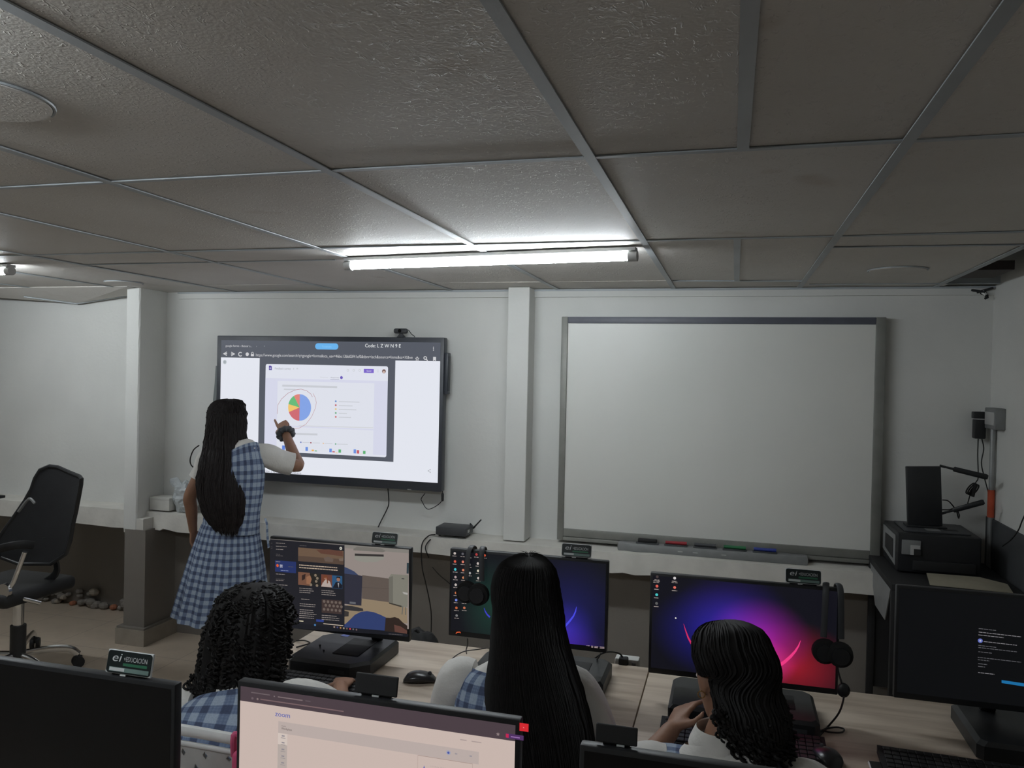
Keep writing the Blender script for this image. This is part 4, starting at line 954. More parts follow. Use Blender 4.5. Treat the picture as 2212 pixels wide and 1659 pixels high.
x0, x1, zt, zb = mq((583, 1159), (888, 1183), (885, 1388), 2.50)
MON_L = (x0, x1, zt, zb); monitor('monitor nearest the standing girl, showing a news page beside a room picture', x0, x1, zt, zb, 2.50, news_screen, at(812, 1400, 2.57).x, (at(660, 1400, 2.5).x, 2.32, 0, 2.60))
x0, x1, zt, zb = mq((972, 1187), (1315, 1209), (1313, 1412), 2.50)
MON_C = (x0, x1, zt, zb); monitor('centre monitor with many desktop icons and a blue wallpaper behind the long-haired girl', x0, x1, zt, zb, 2.50, centre_screen, None, (0, 2.35, 0, 2.64))
x0, x1, zt, zb = mq((1405, 1236), (1816, 1272), (1803, 1498), 2.48)
zb = at(1403, 1457, 2.48).z*.5+zb*.5
MON_R = (x0, x1, zt, zb); monitor('monitor with a glowing pink and red wallpaper on the front row', x0, x1, zt, zb, 2.48, pink_screen, None, (0, 2.35, 0, 2.60))
a = at(1937, 1264, 2.50)
monitor('dark monitor with small text and a blue button at the right edge of the photo', a.x, a.x+.54, a.z, at(1932, 1500, 2.50).z-.01, 2.50, install_screen, None, (0, 2.38, 0, 2.66))
MON_RR = (a.x, a.x+.54, a.z, 0)
NY = 1.28
a = at(378, 1480, NY); MON_A = (a.x-.54, a.x, a.z)
monitor('unlit black monitor in the near row at the bottom left corner', a.x-.54, a.x, a.z, a.z-.325, NY, None)
x0 = at(512, 1473, NY).x; x1 = at(1124, 1553, NY).x; zt = (at(512, 1473, NY).z+at(1124, 1553, NY).z)/2; MON_B = (x0, x1, zt)
monitor('near monitor showing a white meeting web page at the bottom centre', x0, x1, zt, zt-.325, NY, zoom_screen)
a = at(1252, 1608, NY); MON_C2 = (a.x, a.x+.54, a.z)
monitor('unlit near monitor whose top edge shows at the bottom right centre', a.x, a.x+.54, a.z, a.z-.325, NY, None)

# ------------------------------------------------------------------ badge plates clipped on the monitors
def badge(tl, br, Y, label, plain=False, zb=None):
    a = at(*tl, Y); b = at(*br, Y); x0, x1 = a.x, b.x; z1, z0 = a.z, b.z
    if zb is not None: h = (x1-x0)*.42; z0 = zb+.004; z1 = z0+h
    t = thing('badge_plate', label, 'badge', ((x0+x1)/2, Y, z0), 'badge plates clipped to the monitor tops')
    tilt = Matrix.Translation(((x0+x1)/2, Y-.001, z0)) @ Matrix.Rotation(radians(-12), 4, 'X') @ Matrix.Translation((-(x0+x1)/2, -Y, -z0))
    mm = MB(); mm.box((x0, Y-.001, z0), (x1, Y+.004, z1), M_TAGWH if not plain else M_BLKM, .0018)
    if not plain:
        S = Screen(Y-.0012); w_, h = x1-x0, z1-z0
        S.wrect(x0+w_*.012, z0+h*.03, x1-w_*.012, z1-h*.03, M_TAGDK, 0, .006)
        S.wrect(x0+w_*.08, z0+h*.10, x1-w_*.05, z0+h*.28, M_TAGGR, 1, .001); S.wrect(x0+w_*.09, z0+h*.12, x0+w_*.42, z0+h*.26, M_TAGWH, 2)
        S.wtext('ei', x0+w_*.10, z0+h*.52, h*.36, M_TAGWH, 1, w_*.2, .25); S.wtext('+EDUCACIÓN', x0+w_*.37, z0+h*.56, h*.20, M_TAGWH, 1, w_*.52)
        S.wrect(x0+w_*.37, z0+h*.36, x0+w_*.9, z0+h*.48, M_GREEN, 1)
        mm.add(S.v, S.f, M_TAGDK); mm.m[-len(S.f):] = [mm._mi(S.ml[k_]) for k_ in S.m]
    for v in mm.v: v[:] = (tilt @ v)[:]
    mm.build('plate', t, smooth=False)
    mm = MB(); mm.box((x0+.012, Y+.002, z0-.004), (x1-.012, Y+.014, z0+.004), M_BLKM, .001); mm.box((x0+.035, Y-.0025, z0-.003), (x0+.048, Y-.0005, z0-.0005), M_TAGWH); mm.build('clip', t)
badge((803, 1149), (858, 1176), 2.505, 'ei badge plate on the monitor nearest the standing girl', zb=MON_L[2])
badge((1213, 1178), (1277, 1201), 2.505, 'ei badge plate on the centre monitor below the whiteboard corner', zb=MON_C[2])
badge((1697, 1234), (1774, 1262), 2.485, 'ei badge plate on the pink-lit monitor', zb=MON_R[2])
badge((229, 1415), (326, 1462), NY+.005, 'ei badge plate on the unlit monitor at the bottom left', zb=MON_A[2])
badge((766, 1480), (857, 1518), NY+.012, 'plain dark plate behind the top edge of the near web page monitor', True, zb=MON_B[2])
badge((1286, 1597), (1376, 1620), NY+.012, 'plain dark plate behind the top edge of the bottom right monitor', True, zb=MON_C2[2])

# ------------------------------------------------------------------ computer bases, keyboards, mice
def pc_base(x0, x1, y0, y1, label, cut=.05, sticker=True):
    t = thing('desktop_computer', label, 'computer', ((x0+x1)/2, (y0+y1)/2, DZ), 'flat black computer units on the desks')
    poly = [(x0+cut*.3, y0), (x1-cut, y0), (x1, y0+cut), (x1, y1-.02), (x1-.02, y1), (x0+cut*1.0, y1), (x0, y1-cut*1.2), (x0, y0+cut*.3)]
    mm = MB(); mm.prism([(x, y, DZ+.004) for x, y in poly], (0, 0, .036), M_BLK)
    cx, cy = (x0+x1)/2, (y0+y1)/2; top = [(cx+(x-cx)*.95, cy+(y-cy)*.93, DZ+.050) for x, y in poly]
    n_ = len(poly); mm.add([(x, y, DZ+.040) for x, y in poly]+top, [[i, (i+1) % n_, n_+(i+1) % n_, n_+i] for i in range(n_)]+[[n_+i for i in range(n_)]], M_BLK)
    mm.build('case', t, ang=20)
    mm = MB()
    for fx in (x0+.04, x1-.06):
        for fy in (y0+.04, y1-.04): mm.cyl((fx, fy, DZ), (fx, fy, DZ+.005), .01, M_BLKM, 8)
    mm.build('feet', t)
    if sticker:
        mm = MB(); mm.box((x0+(x1-x0)*.25, y1-.055, DZ+.0501), (x0+(x1-x0)*.25+.028, y1-.033, DZ+.0506), M_BLUEST); mm.build('blue_sticker', t, label='small blue sticker')
    mm = MB(); mm.box((x1-cut-.075, y0-.0008, DZ+.016), (x1-cut-.02, y0+.001, DZ+.028), M_DGREY); mm.build('front_plate', t)
    mm = MB(); mm.box((x0+(x1-x0)*.45, y0+.08, DZ+.0502), (x1-.06, y1-.06, DZ+.052), M_BLKM, .0008); mm.build('stand_plate', t)
    return t
a = atz(655, 1420, DZ)
pc_base(-1.395, -1.115, 2.33, 2.63, 'flat black computer unit under the monitor nearest the standing girl')
pc_base(MON_C[0]+.10, -.36, 2.40, 2.66, 'flat black computer unit under the centre monitor, half hidden by the long-haired girl', sticker=False)
pc_base(-.155, .262, 2.345, 2.585, 'flat black computer unit under the pink-lit monitor', .015, sticker=False)
pc_base(.655, 1.16, 2.36, 2.69, 'flat black computer unit with blue sticker at the right edge of the photo')
M_KEY = mat('black_keycap', (.02, .02, .022), .5)
def keyboard(cx, cy, label, first=[None], w_=.44, d_=.135, rz=0):
    if first[0] is None:
        t = thing('keyboard', label, 'keyboard', (cx, cy, DZ), 'black keyboards on the desks', rz)
        mm = MB(); mm.prism([(-w_/2, -d_/2, .001), (-w_/2, d_/2, .001), (-w_/2, d_/2, .022), (-w_/2, -d_/2, .010)], (w_, 0, 0), M_BLKM); o = mm.build('case', t, world=False, smooth=False)
        mm = MB()
        for r in range(6):
            n_ = 21; yy = d_/2-.018-r*.0205
            for c in range(n_):
                if r == 5 and 4 <= c <= 9 and c != 4: continue
                xx = -w_/2+.012+c*(w_-.024)/n_; x2 = xx+(w_-.024)/n_-.0018
                if r == 5 and c == 4: x2 = -w_/2+.012+10*(w_-.024)/n_-.0018
                z = .0105+(yy+d_/2)/d_*.012; mm.box((xx, yy-.0095, z), (x2, yy+.0095, z+.005), M_KEY, .0012, 1)
        mm.build('keys', t, world=False, smooth=False); first[0] = t; return t
    t = copy_tree(first[0]); t.location = (cx, cy, DZ); t.rotation_euler.z = rz; t['label'] = label; return t
keyboard(-1.22, 2.235, 'black keyboard beside the curly-haired girl')
keyboard(-.56, 2.27, 'black keyboard in front of the long-haired girl', rz=.0)
keyboard(.05, 2.262, 'black keyboard under the wavy-haired girl\'s hands')
keyboard(.62, 2.25, 'black keyboard at the bottom right corner of the photo', rz=-.03)
M_MOUSE = mat('black_mouse_shell', (.018, .018, .02), .28)
def mouse(x, y, rz, label, first=[None]):
    if first[0] is None:
        t = thing('computer_mouse', label, 'mouse', (x, y, DZ), 'black mice on the desks', rz)
        mm = MB(); rings = []
        for i in range(9):
            q = i/8; r_ = sqrt(max(.02, 1-(2*q-1)**2)); y_ = -.055+.11*q
            rings.append((Vector((0, y_, .0015+.016*r_*(1.15-.3*q))), Vector((.033*(r_**.6), 0, 0)), Vector((0, 0, .0165*r_*(1.15-.3*q)))))
        mm.loft(rings, M_MOUSE, 20); mm.build('shell', t, world=False, ang=60)
        mm = MB(); mm.cyl((-.003, .030, .0262), (.003, .030, .0262), .007, M_DGREY, 12); mm.build('scroll_wheel', t, world=False)
        first[0] = t; return t
    t = copy_tree(first[0]); t.location = (x, y, DZ); t.rotation_euler.z = rz; t['label'] = label; return t
p = atz(908, 1466, DZ+.01); mouse(p.x, p.y, radians(-68), 'black mouse left of the long-haired girl')
p = atz(1786, 1636, DZ+.01); mouse(p.x, p.y, radians(20), 'black mouse right of the wavy-haired girl')
p = atz(1306, 1500, DZ+.02)
# phone with pale rim at the bottom right
p = atz(1915, 1668, DZ)
t = thing('phone', 'phone with a pale rounded rim at the bottom right edge of the photo', 'phone', (p.x, p.y, DZ))
mm = MB(); mm.box((p.x-.04, p.y-.08, DZ+.001), (p.x+.045, p.y+.035, DZ+.009), M_WHITE, .0045, 3); mm.build('case', t)
mm = MB(); mm.box((p.x-.037, p.y-.077, DZ+.0088), (p.x+.042, p.y+.032, DZ+.0096), M_GLOSS, .0003, 1); mm.build('glass', t)

# desk cables
def dcab(label, pts, r=.0026, name='desk_cable'):
    mm = MB(); mm.tube(catmull([atz(u, v, DZ+z) for u, v, z in pts], 6), r, M_CABLE, 7); tag(mm.build(name), label, 'cable', 'black cables on the desks')
dcab('looped black cable on the desk right of the curly hair', [(640, 1384, .004), (660, 1384, .012), (675, 1392, .02), (688, 1400, .03), (700, 1405, .052)])
dcab('black cable crossing the loop right of the curly hair', [(640, 1398, .004), (655, 1394, .004), (670, 1390, .01), (682, 1388, .02), (692, 1394, .054)])
cable('monitor_cable', 'black cable arching beside the stem of the monitor nearest the standing girl', [(790, 1385, 2.60), (800, 1379, 2.63), (818, 1380, 2.64), (830, 1390, 2.64), (832, 1402, 2.63), (824, 1408, 2.60)], .0028)
cable('monitor_cable', 'thin black cable hanging under the left side of the centre monitor', [(1010, 1378, 2.56), (1010, 1392, 2.57), (1007, 1404, 2.60), (1008, 1412, 2.66)], .0022)
cable('monitor_cable', 'black cable hanging under the right side of the centre monitor', [(1298, 1412, 2.58), (1292, 1422, 2.62), (1284, 1432, 2.7)], .0022)
cable('monitor_cable', 'black cable behind the computer unit at the right edge', [(2128, 1520, 2.60), (2136, 1535, 2.64), (2146, 1550, 2.70)], .0028)
# black school bag behind the left monitor
mm = crumple((0, 0, 0), (.11, .10, .15), 7.1, M_BLKM, amp=.18)
c = at(905, 1378, 3.45)
for v in mm.v: v += Vector((c.x, 3.45, .16))
for v in mm.v: v.z = max(v.z, .002)
t = thing('backpack', 'black bag in the dark behind the right side of the news page monitor', 'bag', (c.x, 3.45, 0))
# sits on a low box so that its top shows above the desk
mm2 = MB(); mm2.box((c.x-.14, 3.33, .0), (c.x+.14, 3.58, .26), M_BLKM, .03, 3); 
for v in mm.v: v.z += .24
mm2.build('lower_pocket', t); mm.build('body', t)
mm3 = MB(); mm3.tube(catmull([(c.x-.03, 3.42, .50), (c.x, 3.42, .56), (c.x+.03, 3.42, .50)], 6), .006, M_BLK, 8); mm3.build('handle', t)

# ------------------------------------------------------------------ headsets
def headset(hx, Yf, ztop, drop, label, spread=.03, mic=None):
    t = thing('headset', label, 'headset', (hx, Yf, ztop), 'black headsets hung on the monitors')
    y = Yf-.012
    for s in (-1, 1):
        mm = MB(); pts = [(hx+s*spread*.35, Yf+.045, ztop-.09), (hx+s*spread*.38, Yf+.040, ztop-.01), (hx+s*spread*.42, Yf+.012, ztop+.010), (hx+s*spread*.5, y, ztop-.004), (hx+s*spread*.55, y-.006, ztop-drop*.45), (hx+s*spread*.6, y-.008, ztop-drop)]
        mm.tube(catmull(pts, 5), .009, M_DGREY, 8, ry=.003, up=(1, 0, 0)); mm.build('headband', t)
    for s in (-1, 1):
        c = Vector((hx+s*spread*.5, y-.022-.008*s, ztop-drop-.04)); mm = MB()
        mm.tube([c+Vector((0, -.012, 0)), c+Vector((0, -.008, 0)), c+Vector((0, .010, 0)), c+Vector((0, .014, 0))], [.024, .034, .036, .028], M_FOAM, 20); e = mm.build('ear_cushion', t)
        mm = MB(); mm.cyl(c+Vector((0, -.018, 0)), c+Vector((0, -.012, 0)), .024, M_BLK, 18); mm.build('ear_cap', t)
    return t
c = at(1027, 1190, 2.49); headset(c.x, 2.50, MON_C[2], .095, 'black headset hung over the left side of the centre monitor', .045)
c = at(1800, 1266, 2.47); headset(c.x, 2.48, MON_R[2], .14, 'black headset hung over the right corner of the pink-lit monitor', .04)
t = thing('headset_cable', 'black headset cable with a round controller hanging right of the pink-lit monitor', 'cable', tuple(at(1822, 1491, 2.44)))
mm = MB(); P = [at(1812, 1400, 2.45), at(1809, 1430, 2.45), at(1811, 1452, 2.45), at(1817, 1472, 2.44), at(1822, 1491, 2.44), at(1822, 1510, 2.43), at(1812, 1540, 2.40)]
P += [atz(u, v, DZ+.005) for u, v in ((1790, 1568), (1768, 1592), (1752, 1618), (1742, 1640), (1738, 1650))]
mm.tube(catmull(P, 6), .0028, M_CABLE, 7); mm.build('lead', t)
mm = MB(); c = at(1822, 1491, 2.44); mm.ell(c, (.018, .010, .021), M_BLK, 16, 10); mm.build('controller', t)
mm = MB(); mm.tube(catmull([atz(u, v, DZ+.006) for u, v in ((1768, 1582), (1785, 1574), (1808, 1571), (1823, 1575), (1818, 1582), (1795, 1582), (1770, 1578), (1755, 1590))], 6), .0026, M_CABLE, 7); mm.build('loop', t)

# ================================================================== PEOPLE
V = Vector
def remesh(mb, name, parent, voxel, mat_, smooth_it=4, label=None):
    """fuses the shapes collected in mb into one continuous skin"""
    o = mb.build(name, None, smooth=False)
    md = o.modifiers.new('r', 'REMESH'); md.mode = 'VOXEL'; md.voxel_size = voxel; md.use_smooth_shade = True
    sm = o.modifiers.new('s', 'SMOOTH'); sm.factor = .5; sm.iterations = smooth_it
    dg = bpy.context.evaluated_depsgraph_get(); me = bpy.data.meshes.new_from_object(o.evaluated_get(dg))
    old = o.data; o.modifiers.clear(); o.data = me; bpy.data.meshes.remove(old); me.name = name
    me.materials.clear(); me.materials.append(mat_)
    me.polygons.foreach_set('use_smooth', [True]*len(me.polygons)); me.polygons.foreach_set('material_index', [0]*len(me.polygons))
    if parent:
        me.transform(_chain_matrix(parent).inverted()); o.parent = parent
    if label: o['label'] = label
    return o
def basis(fwd, up=V((0, 0, 1))):
    f = V(fwd).normalized(); r = f.cross(up).normalized(); u = r.cross(f).normalized(); return r, f, u
def add_head(mb, c, fwd, up, s=1.0):
    """head about 0.215 tall; c its centre, fwd where the face looks"""
    r, f, u = basis(fwd, up); rings = []
    prof = [(-.108, .020, .022, .040), (-.100, .036, .040, .034), (-.082, .050, .062, .022), (-.055, .060, .078, .010), (-.020, .068, .088, .002), (.020, .073, .094, -.003), (.055, .072, .092, -.006), (.082, .060, .076, -.007), (.100, .040, .052, -.007), (.109, .014, .020, -.007)]
    for z, rx, ry, off in prof: rings.append((c+u*z*s+f*off*s, r*rx*s, f*ry*s))
    mb.loft(rings, M_SKIN, 24)
    P = lambda x, y, z: c+r*x*s+f*y*s+u*z*s
    mb.tube([P(0, .080, .022), P(0, .094, .0), P(0, .106, -.022), P(0, .094, -.034)], [.007*s, .009*s, .014*s, .009*s], M_SKIN, 10)      # nose
    mb.tube([P(-.035, .078, .030), P(-.016, .088, .034), P(.016, .088, .034), P(.035, .078, .030)], [.008*s]*4, M_SKIN, 8)             # brow
    mb.tube([P(-.022, .078, -.058), P(0, .092, -.056), P(.022, .078, -.058)], [.006*s, .010*s, .006*s], M_SKIN, 8)                      # mouth swell
    mb.ell(P(0, .072, -.092), (.018*s, .018*s, .014*s), M_SKIN, 12, 8)                                                                  # chin
    for sx in (-1, 1):
        mb.ell(P(sx*.073, -.004, -.012), (.009*s, .017*s, .030*s), M_SKIN, 12, 8, M=Matrix((r, f, u)).transposed())
def face_parts(parent, c, fwd, up, s=1.0):
    r, f, u = basis(fwd, up); P = lambda x, y, z: c+r*x*s+f*y*s+u*z*s
    for sx in (-1, 1):
        mm = MB(); mm.ell(P(sx*.030, .0835, .008), (.0125*s, .008*s, .0075*s), M_EYEW, 14, 10, M=Matrix((r, f, u)).transposed())
        mm.ell(P(sx*.030, .0895, .008), (.0055*s, .003*s, .0055*s), M_IRIS, 12, 8, M=Matrix((r, f, u)).transposed()); mm.build('eye', parent)
    mm = MB(); mm.tube([P(-.024, .085, -.058), P(-.008, .0965, -.054), P(0, .0985, -.056), P(.008, .0965, -.054), P(.024, .085, -.058)], [.002*s, .0055*s, .005*s, .0055*s, .002*s], M_LIP, 8); mm.build('lips', parent)
def add_limb(mb, pts, rad, n=14): mb.tube(catmull(pts, 4), [x for x in _interp(rad, 4)], M_SKIN, n, round_end=True)
def _interp(v, k):
    out = []
    for i in range(len(v)-1):
        for j in range(k):
            t = j/k; t = t*t*(3-2*t); out.append(v[i]*(1-t)+v[i+1]*t)
    return out+[v[-1]]
def add_hand(mb, w_, d, nrm, side, curl=(.5, .5, .5, .5), thumb=.5, s=1.0, spread=.12):
    """w_ wrist, d direction of the fingers, nrm back of the hand, side +1 puts the thumb to +across"""
    d = V(d).normalized(); nrm = V(nrm); nrm = (nrm-d*nrm.dot(d)).normalized(); a = d.cross(nrm).normalized()*side
    P = lambda x, y, z: w_+a*x*s+d*y*s+nrm*z*s
    mb.tube([P(0, -.01, 0), P(.0, .02, 0), P(.0, .05, 0), P(0, .078, 0)], [.023*s, .030*s, .037*s, .036*s], M_SKIN, 14, ry=[.016*s, .015*s, .014*s, .011*s], up=a)
    for i, (x, L) in enumerate(((.028, .070), (.0095, .078), (-.0095, .073), (-.027, .058))):
        c = curl[i]; p = P(x, .074, .001); q = [p]; ang = 0; sp = spread*(x/.028)*.35
        for seg, fr in enumerate((.45, .31, .24)):
            ang += c*(1.35, 1.5, 1.0)[seg]
            dd = (d*cos(ang)-nrm*sin(ang)+a*sp).normalized(); p = p+dd*L*fr*s; q.append(p)
        mb.tube([P(x*.9, .05, 0)]+q, [.0095*s, .0095*s, .0085*s, .0078*s, .0068*s], M_SKIN, 10, round_end=True)
    t0 = P(.026, .022, -.004); t1 = t0+(a*.75+d*.55-nrm*(.15+.3*thumb)).normalized()*.034*s; t2 = t1+(d*.85+a*(.45-.75*thumb)-nrm*.45*thumb).normalized()*.028*s; t3 = t2+(d*.8+a*(.2-.9*thumb)-nrm*.5*thumb).normalized()*.022*s
    mb.tube([P(.010, .012, -.002), t0, t1, t2, t3], [.014*s, .013*s, .0108*s, .0092*s, .0075*s], M_SKIN, 10, round_end=True)
def frame_rings(pts, wx, dy, lat):
    """pts centres from hip upward, half widths, half depths, lateral axis"""
    out = []
    for i, p in enumerate(pts):
        a = pts[max(i-1, 0)]; b = pts[min(i+1, len(pts)-1)]; t = (b-a).normalized()
        L = lat[i] if isinstance(lat, list) else lat; L = (L-t*L.dot(t)).normalized(); f = t.cross(L)
        out.append((p, L*wx[i], f*dy[i]))
    return out
def hair_shell(mb, rings, m_, ridges=34, amp=.045, n=140, seed=0):
    """lock-grooved volume of hair lofted along rings"""
    def wv(tl, t):
        a = t*ridges/ (2*pi)
        return 1+amp*(mnoise.noise(V((cos(t)*ridges*.32, sin(t)*ridges*.32, tl*1.1+seed)))*1.6)+amp*.6*mnoise.noise(V((cos(t)*ridges*.9, sin(t)*ridges*.9, tl*.7+seed)))
    mb.loft(rings, m_, n, cap=True, wave=wv, uvs=False)
def refine(rings, k=5):
    cs = catmull([r[0] for r in rings], k); As = catmull([r[1] for r in rings], k); Bs = catmull([r[2] for r in rings], k)
    return list(zip(cs, As, Bs))
def strands(mb, rings, m_, count, r0=.0014, a0=0, a1=2*pi, out=1.0, jit=.02, seed=1, wav=0.0, t0=.05, extra=.03, lift=.004):
    rd = random.Random(seed)
    for _ in range(count):
        a = rd.uniform(a0, a1); ph = rd.uniform(0, 6.28); st = int(t0*len(rings)*rd.uniform(.2, 2)); pts = []; dr = rd.uniform(-.25, .25)
        for i in range(st, len(rings), 2):
            c, A, B = rings[i]; q = out+rd.uniform(-jit, jit)*.4; tt = i/len(rings); aa = a+dr*tt
            p = c+A*cos(aa)*q+B*sin(aa)*q; nn = (A*cos(aa)+B*sin(aa)); nn = nn.normalized() if nn.length else V((0, 0, 0))
            p += nn*(lift*.6*rd.random()+wav*sin(ph+i*1.1))+V((wav*.6*cos(ph+i*1.1), 0, 0)); pts.append(p)
        if len(pts) < 3: continue
        e = pts[-1]-pts[-2]; e = e.normalized() if e.length > 1e-6 else V((0, 0, -1)); pts.append(pts[-1]+(e+V((rd.uniform(-.3, .3), rd.uniform(-.3, .3), -.2))).normalized()*extra*rd.random())
        mb.tube(catmull(pts, 2), [r0*1.6]*1+[r0*1.8]*(len(catmull(pts, 2))-2)+[r0*.3], m_, 4)
def curl(mb, p, L, R, turns, r0, m_, rd, drift=(0, 0)):
    ph = rd.uniform(0, 6.28); n_ = int(turns*8); pts = []
    for i in range(n_+1):
        t = i/n_; q = R*(.5+.5*min(1, t*3)); pts.append(p+V((drift[0]*t+q*cos(ph+t*turns*2*pi), drift[1]*t+q*sin(ph+t*turns*2*pi), -L*t)))
    mb.tube(pts, [r0*(.7+.3*sin(pi*min(1, i/n_+.15))) for i in range(n_+1)], m_, 5)
def pinafore(parent, rings, name='pinafore_bodice', grow=1.10, pad=.006, n=40, p=.85, label=None):
    rr = [(c, A*grow+A.normalized()*pad, B*grow+B.normalized()*pad) for c, A, B in rings]
    mm = MB(); mm.loft(rr, M_PLAID, n, cap=False, p=p); mm.build(name, parent, label=label)
def sleeve(parent, pts, rad, name='shirt_sleeve'):
    def wv(tl, t): return 1+.05*mnoise.noise(V((cos(t)*2.5, sin(t)*2.5, tl*3.5)))+.02*sin(t*5+tl*5)
    P = catmull(pts, 4); R_ = _interp(rad, 4); mm = MB()
    T = [(P[min(i+1, len(P)-1)]-P[max(i-1, 0)]).normalized() for i in range(len(P))]
    u = V((0, 1, 0)) if abs(T[0].y) < .8 else V((1, 0, 0)); rings = []
    for i in range(len(P)):
        u = (u-T[i]*u.dot(T[i])).normalized(); w_ = T[i].cross(u); rings.append((P[i], u*R_[i], w_*R_[i]))
    # hem folds inward
    c, A, B = rings[-1]; rings += [(c-T[-1]*.001, A*.90, B*.90), (c-T[-1]*.03, A*.86, B*.86)]
    c, A, B = rings[0]; rings = [(c-T[0]*.012, A*.45, B*.45)]+rings
    mm.loft(rings, M_SHIRT, 28, cap=True, wave=wv); return mm.build(name, parent)
def collar(parent, c, r_, up, fwd, h=.03):
    r, f, u = basis(fwd, up); mm = MB(); rings = []
    for z, k_ in ((-.006, 1.28), (.0, 1.20), (h*.9, 1.06), (h, 1.09), (h*.8, 1.16), (-.006, 1.42), (-.014, 1.46)):
        rings.append((c+u*z, r*r_*k_*1.05, f*r_*k_*1.05))
    mm.loft(rings, M_SHIRT, 30, cap=False); mm.build('shirt_collar', parent)

def leg_chain(mb, hip, knee, ankle, s=1.0):
    mid = hip.lerp(knee, .5); cal = knee.lerp(ankle, .33)
    add_limb(mb, [hip, mid, knee, cal, ankle], [.078*s, .066*s, .050*s, .050*s, .034*s])
def foot_parts(parent, ankle, d, k):
    d = V(d).normalized(); mm = MB(); c = V((ankle.x, ankle.y, 0))
    rr = []
    a = V((-d.y, d.x, 0))
    for t, w_, h_ in ((-.058, .018, .016), (-.05, .032, .034), (-.01, .036, .038), (.05, .038, .030), (.11, .044, .022), (.15, .036, .018), (.172, .014, .010)):
        rr.append((c+d*t+V((0, 0, h_+.004)), a*w_, V((0, 0, h_))))
    mm.loft(rr, M_SHOE, 20); mm.build('shoe', parent)
    mm = MB(); mm.loft([(V((ankle.x, ankle.y, .06)), a*.034, d*.038), (V((ankle.x, ankle.y, .10)), a*.040, d*.042), (ankle+V((0, 0, .13)), a*.047, d*.050)], M_SOCK, 20, cap=True); mm.build('sock', parent)

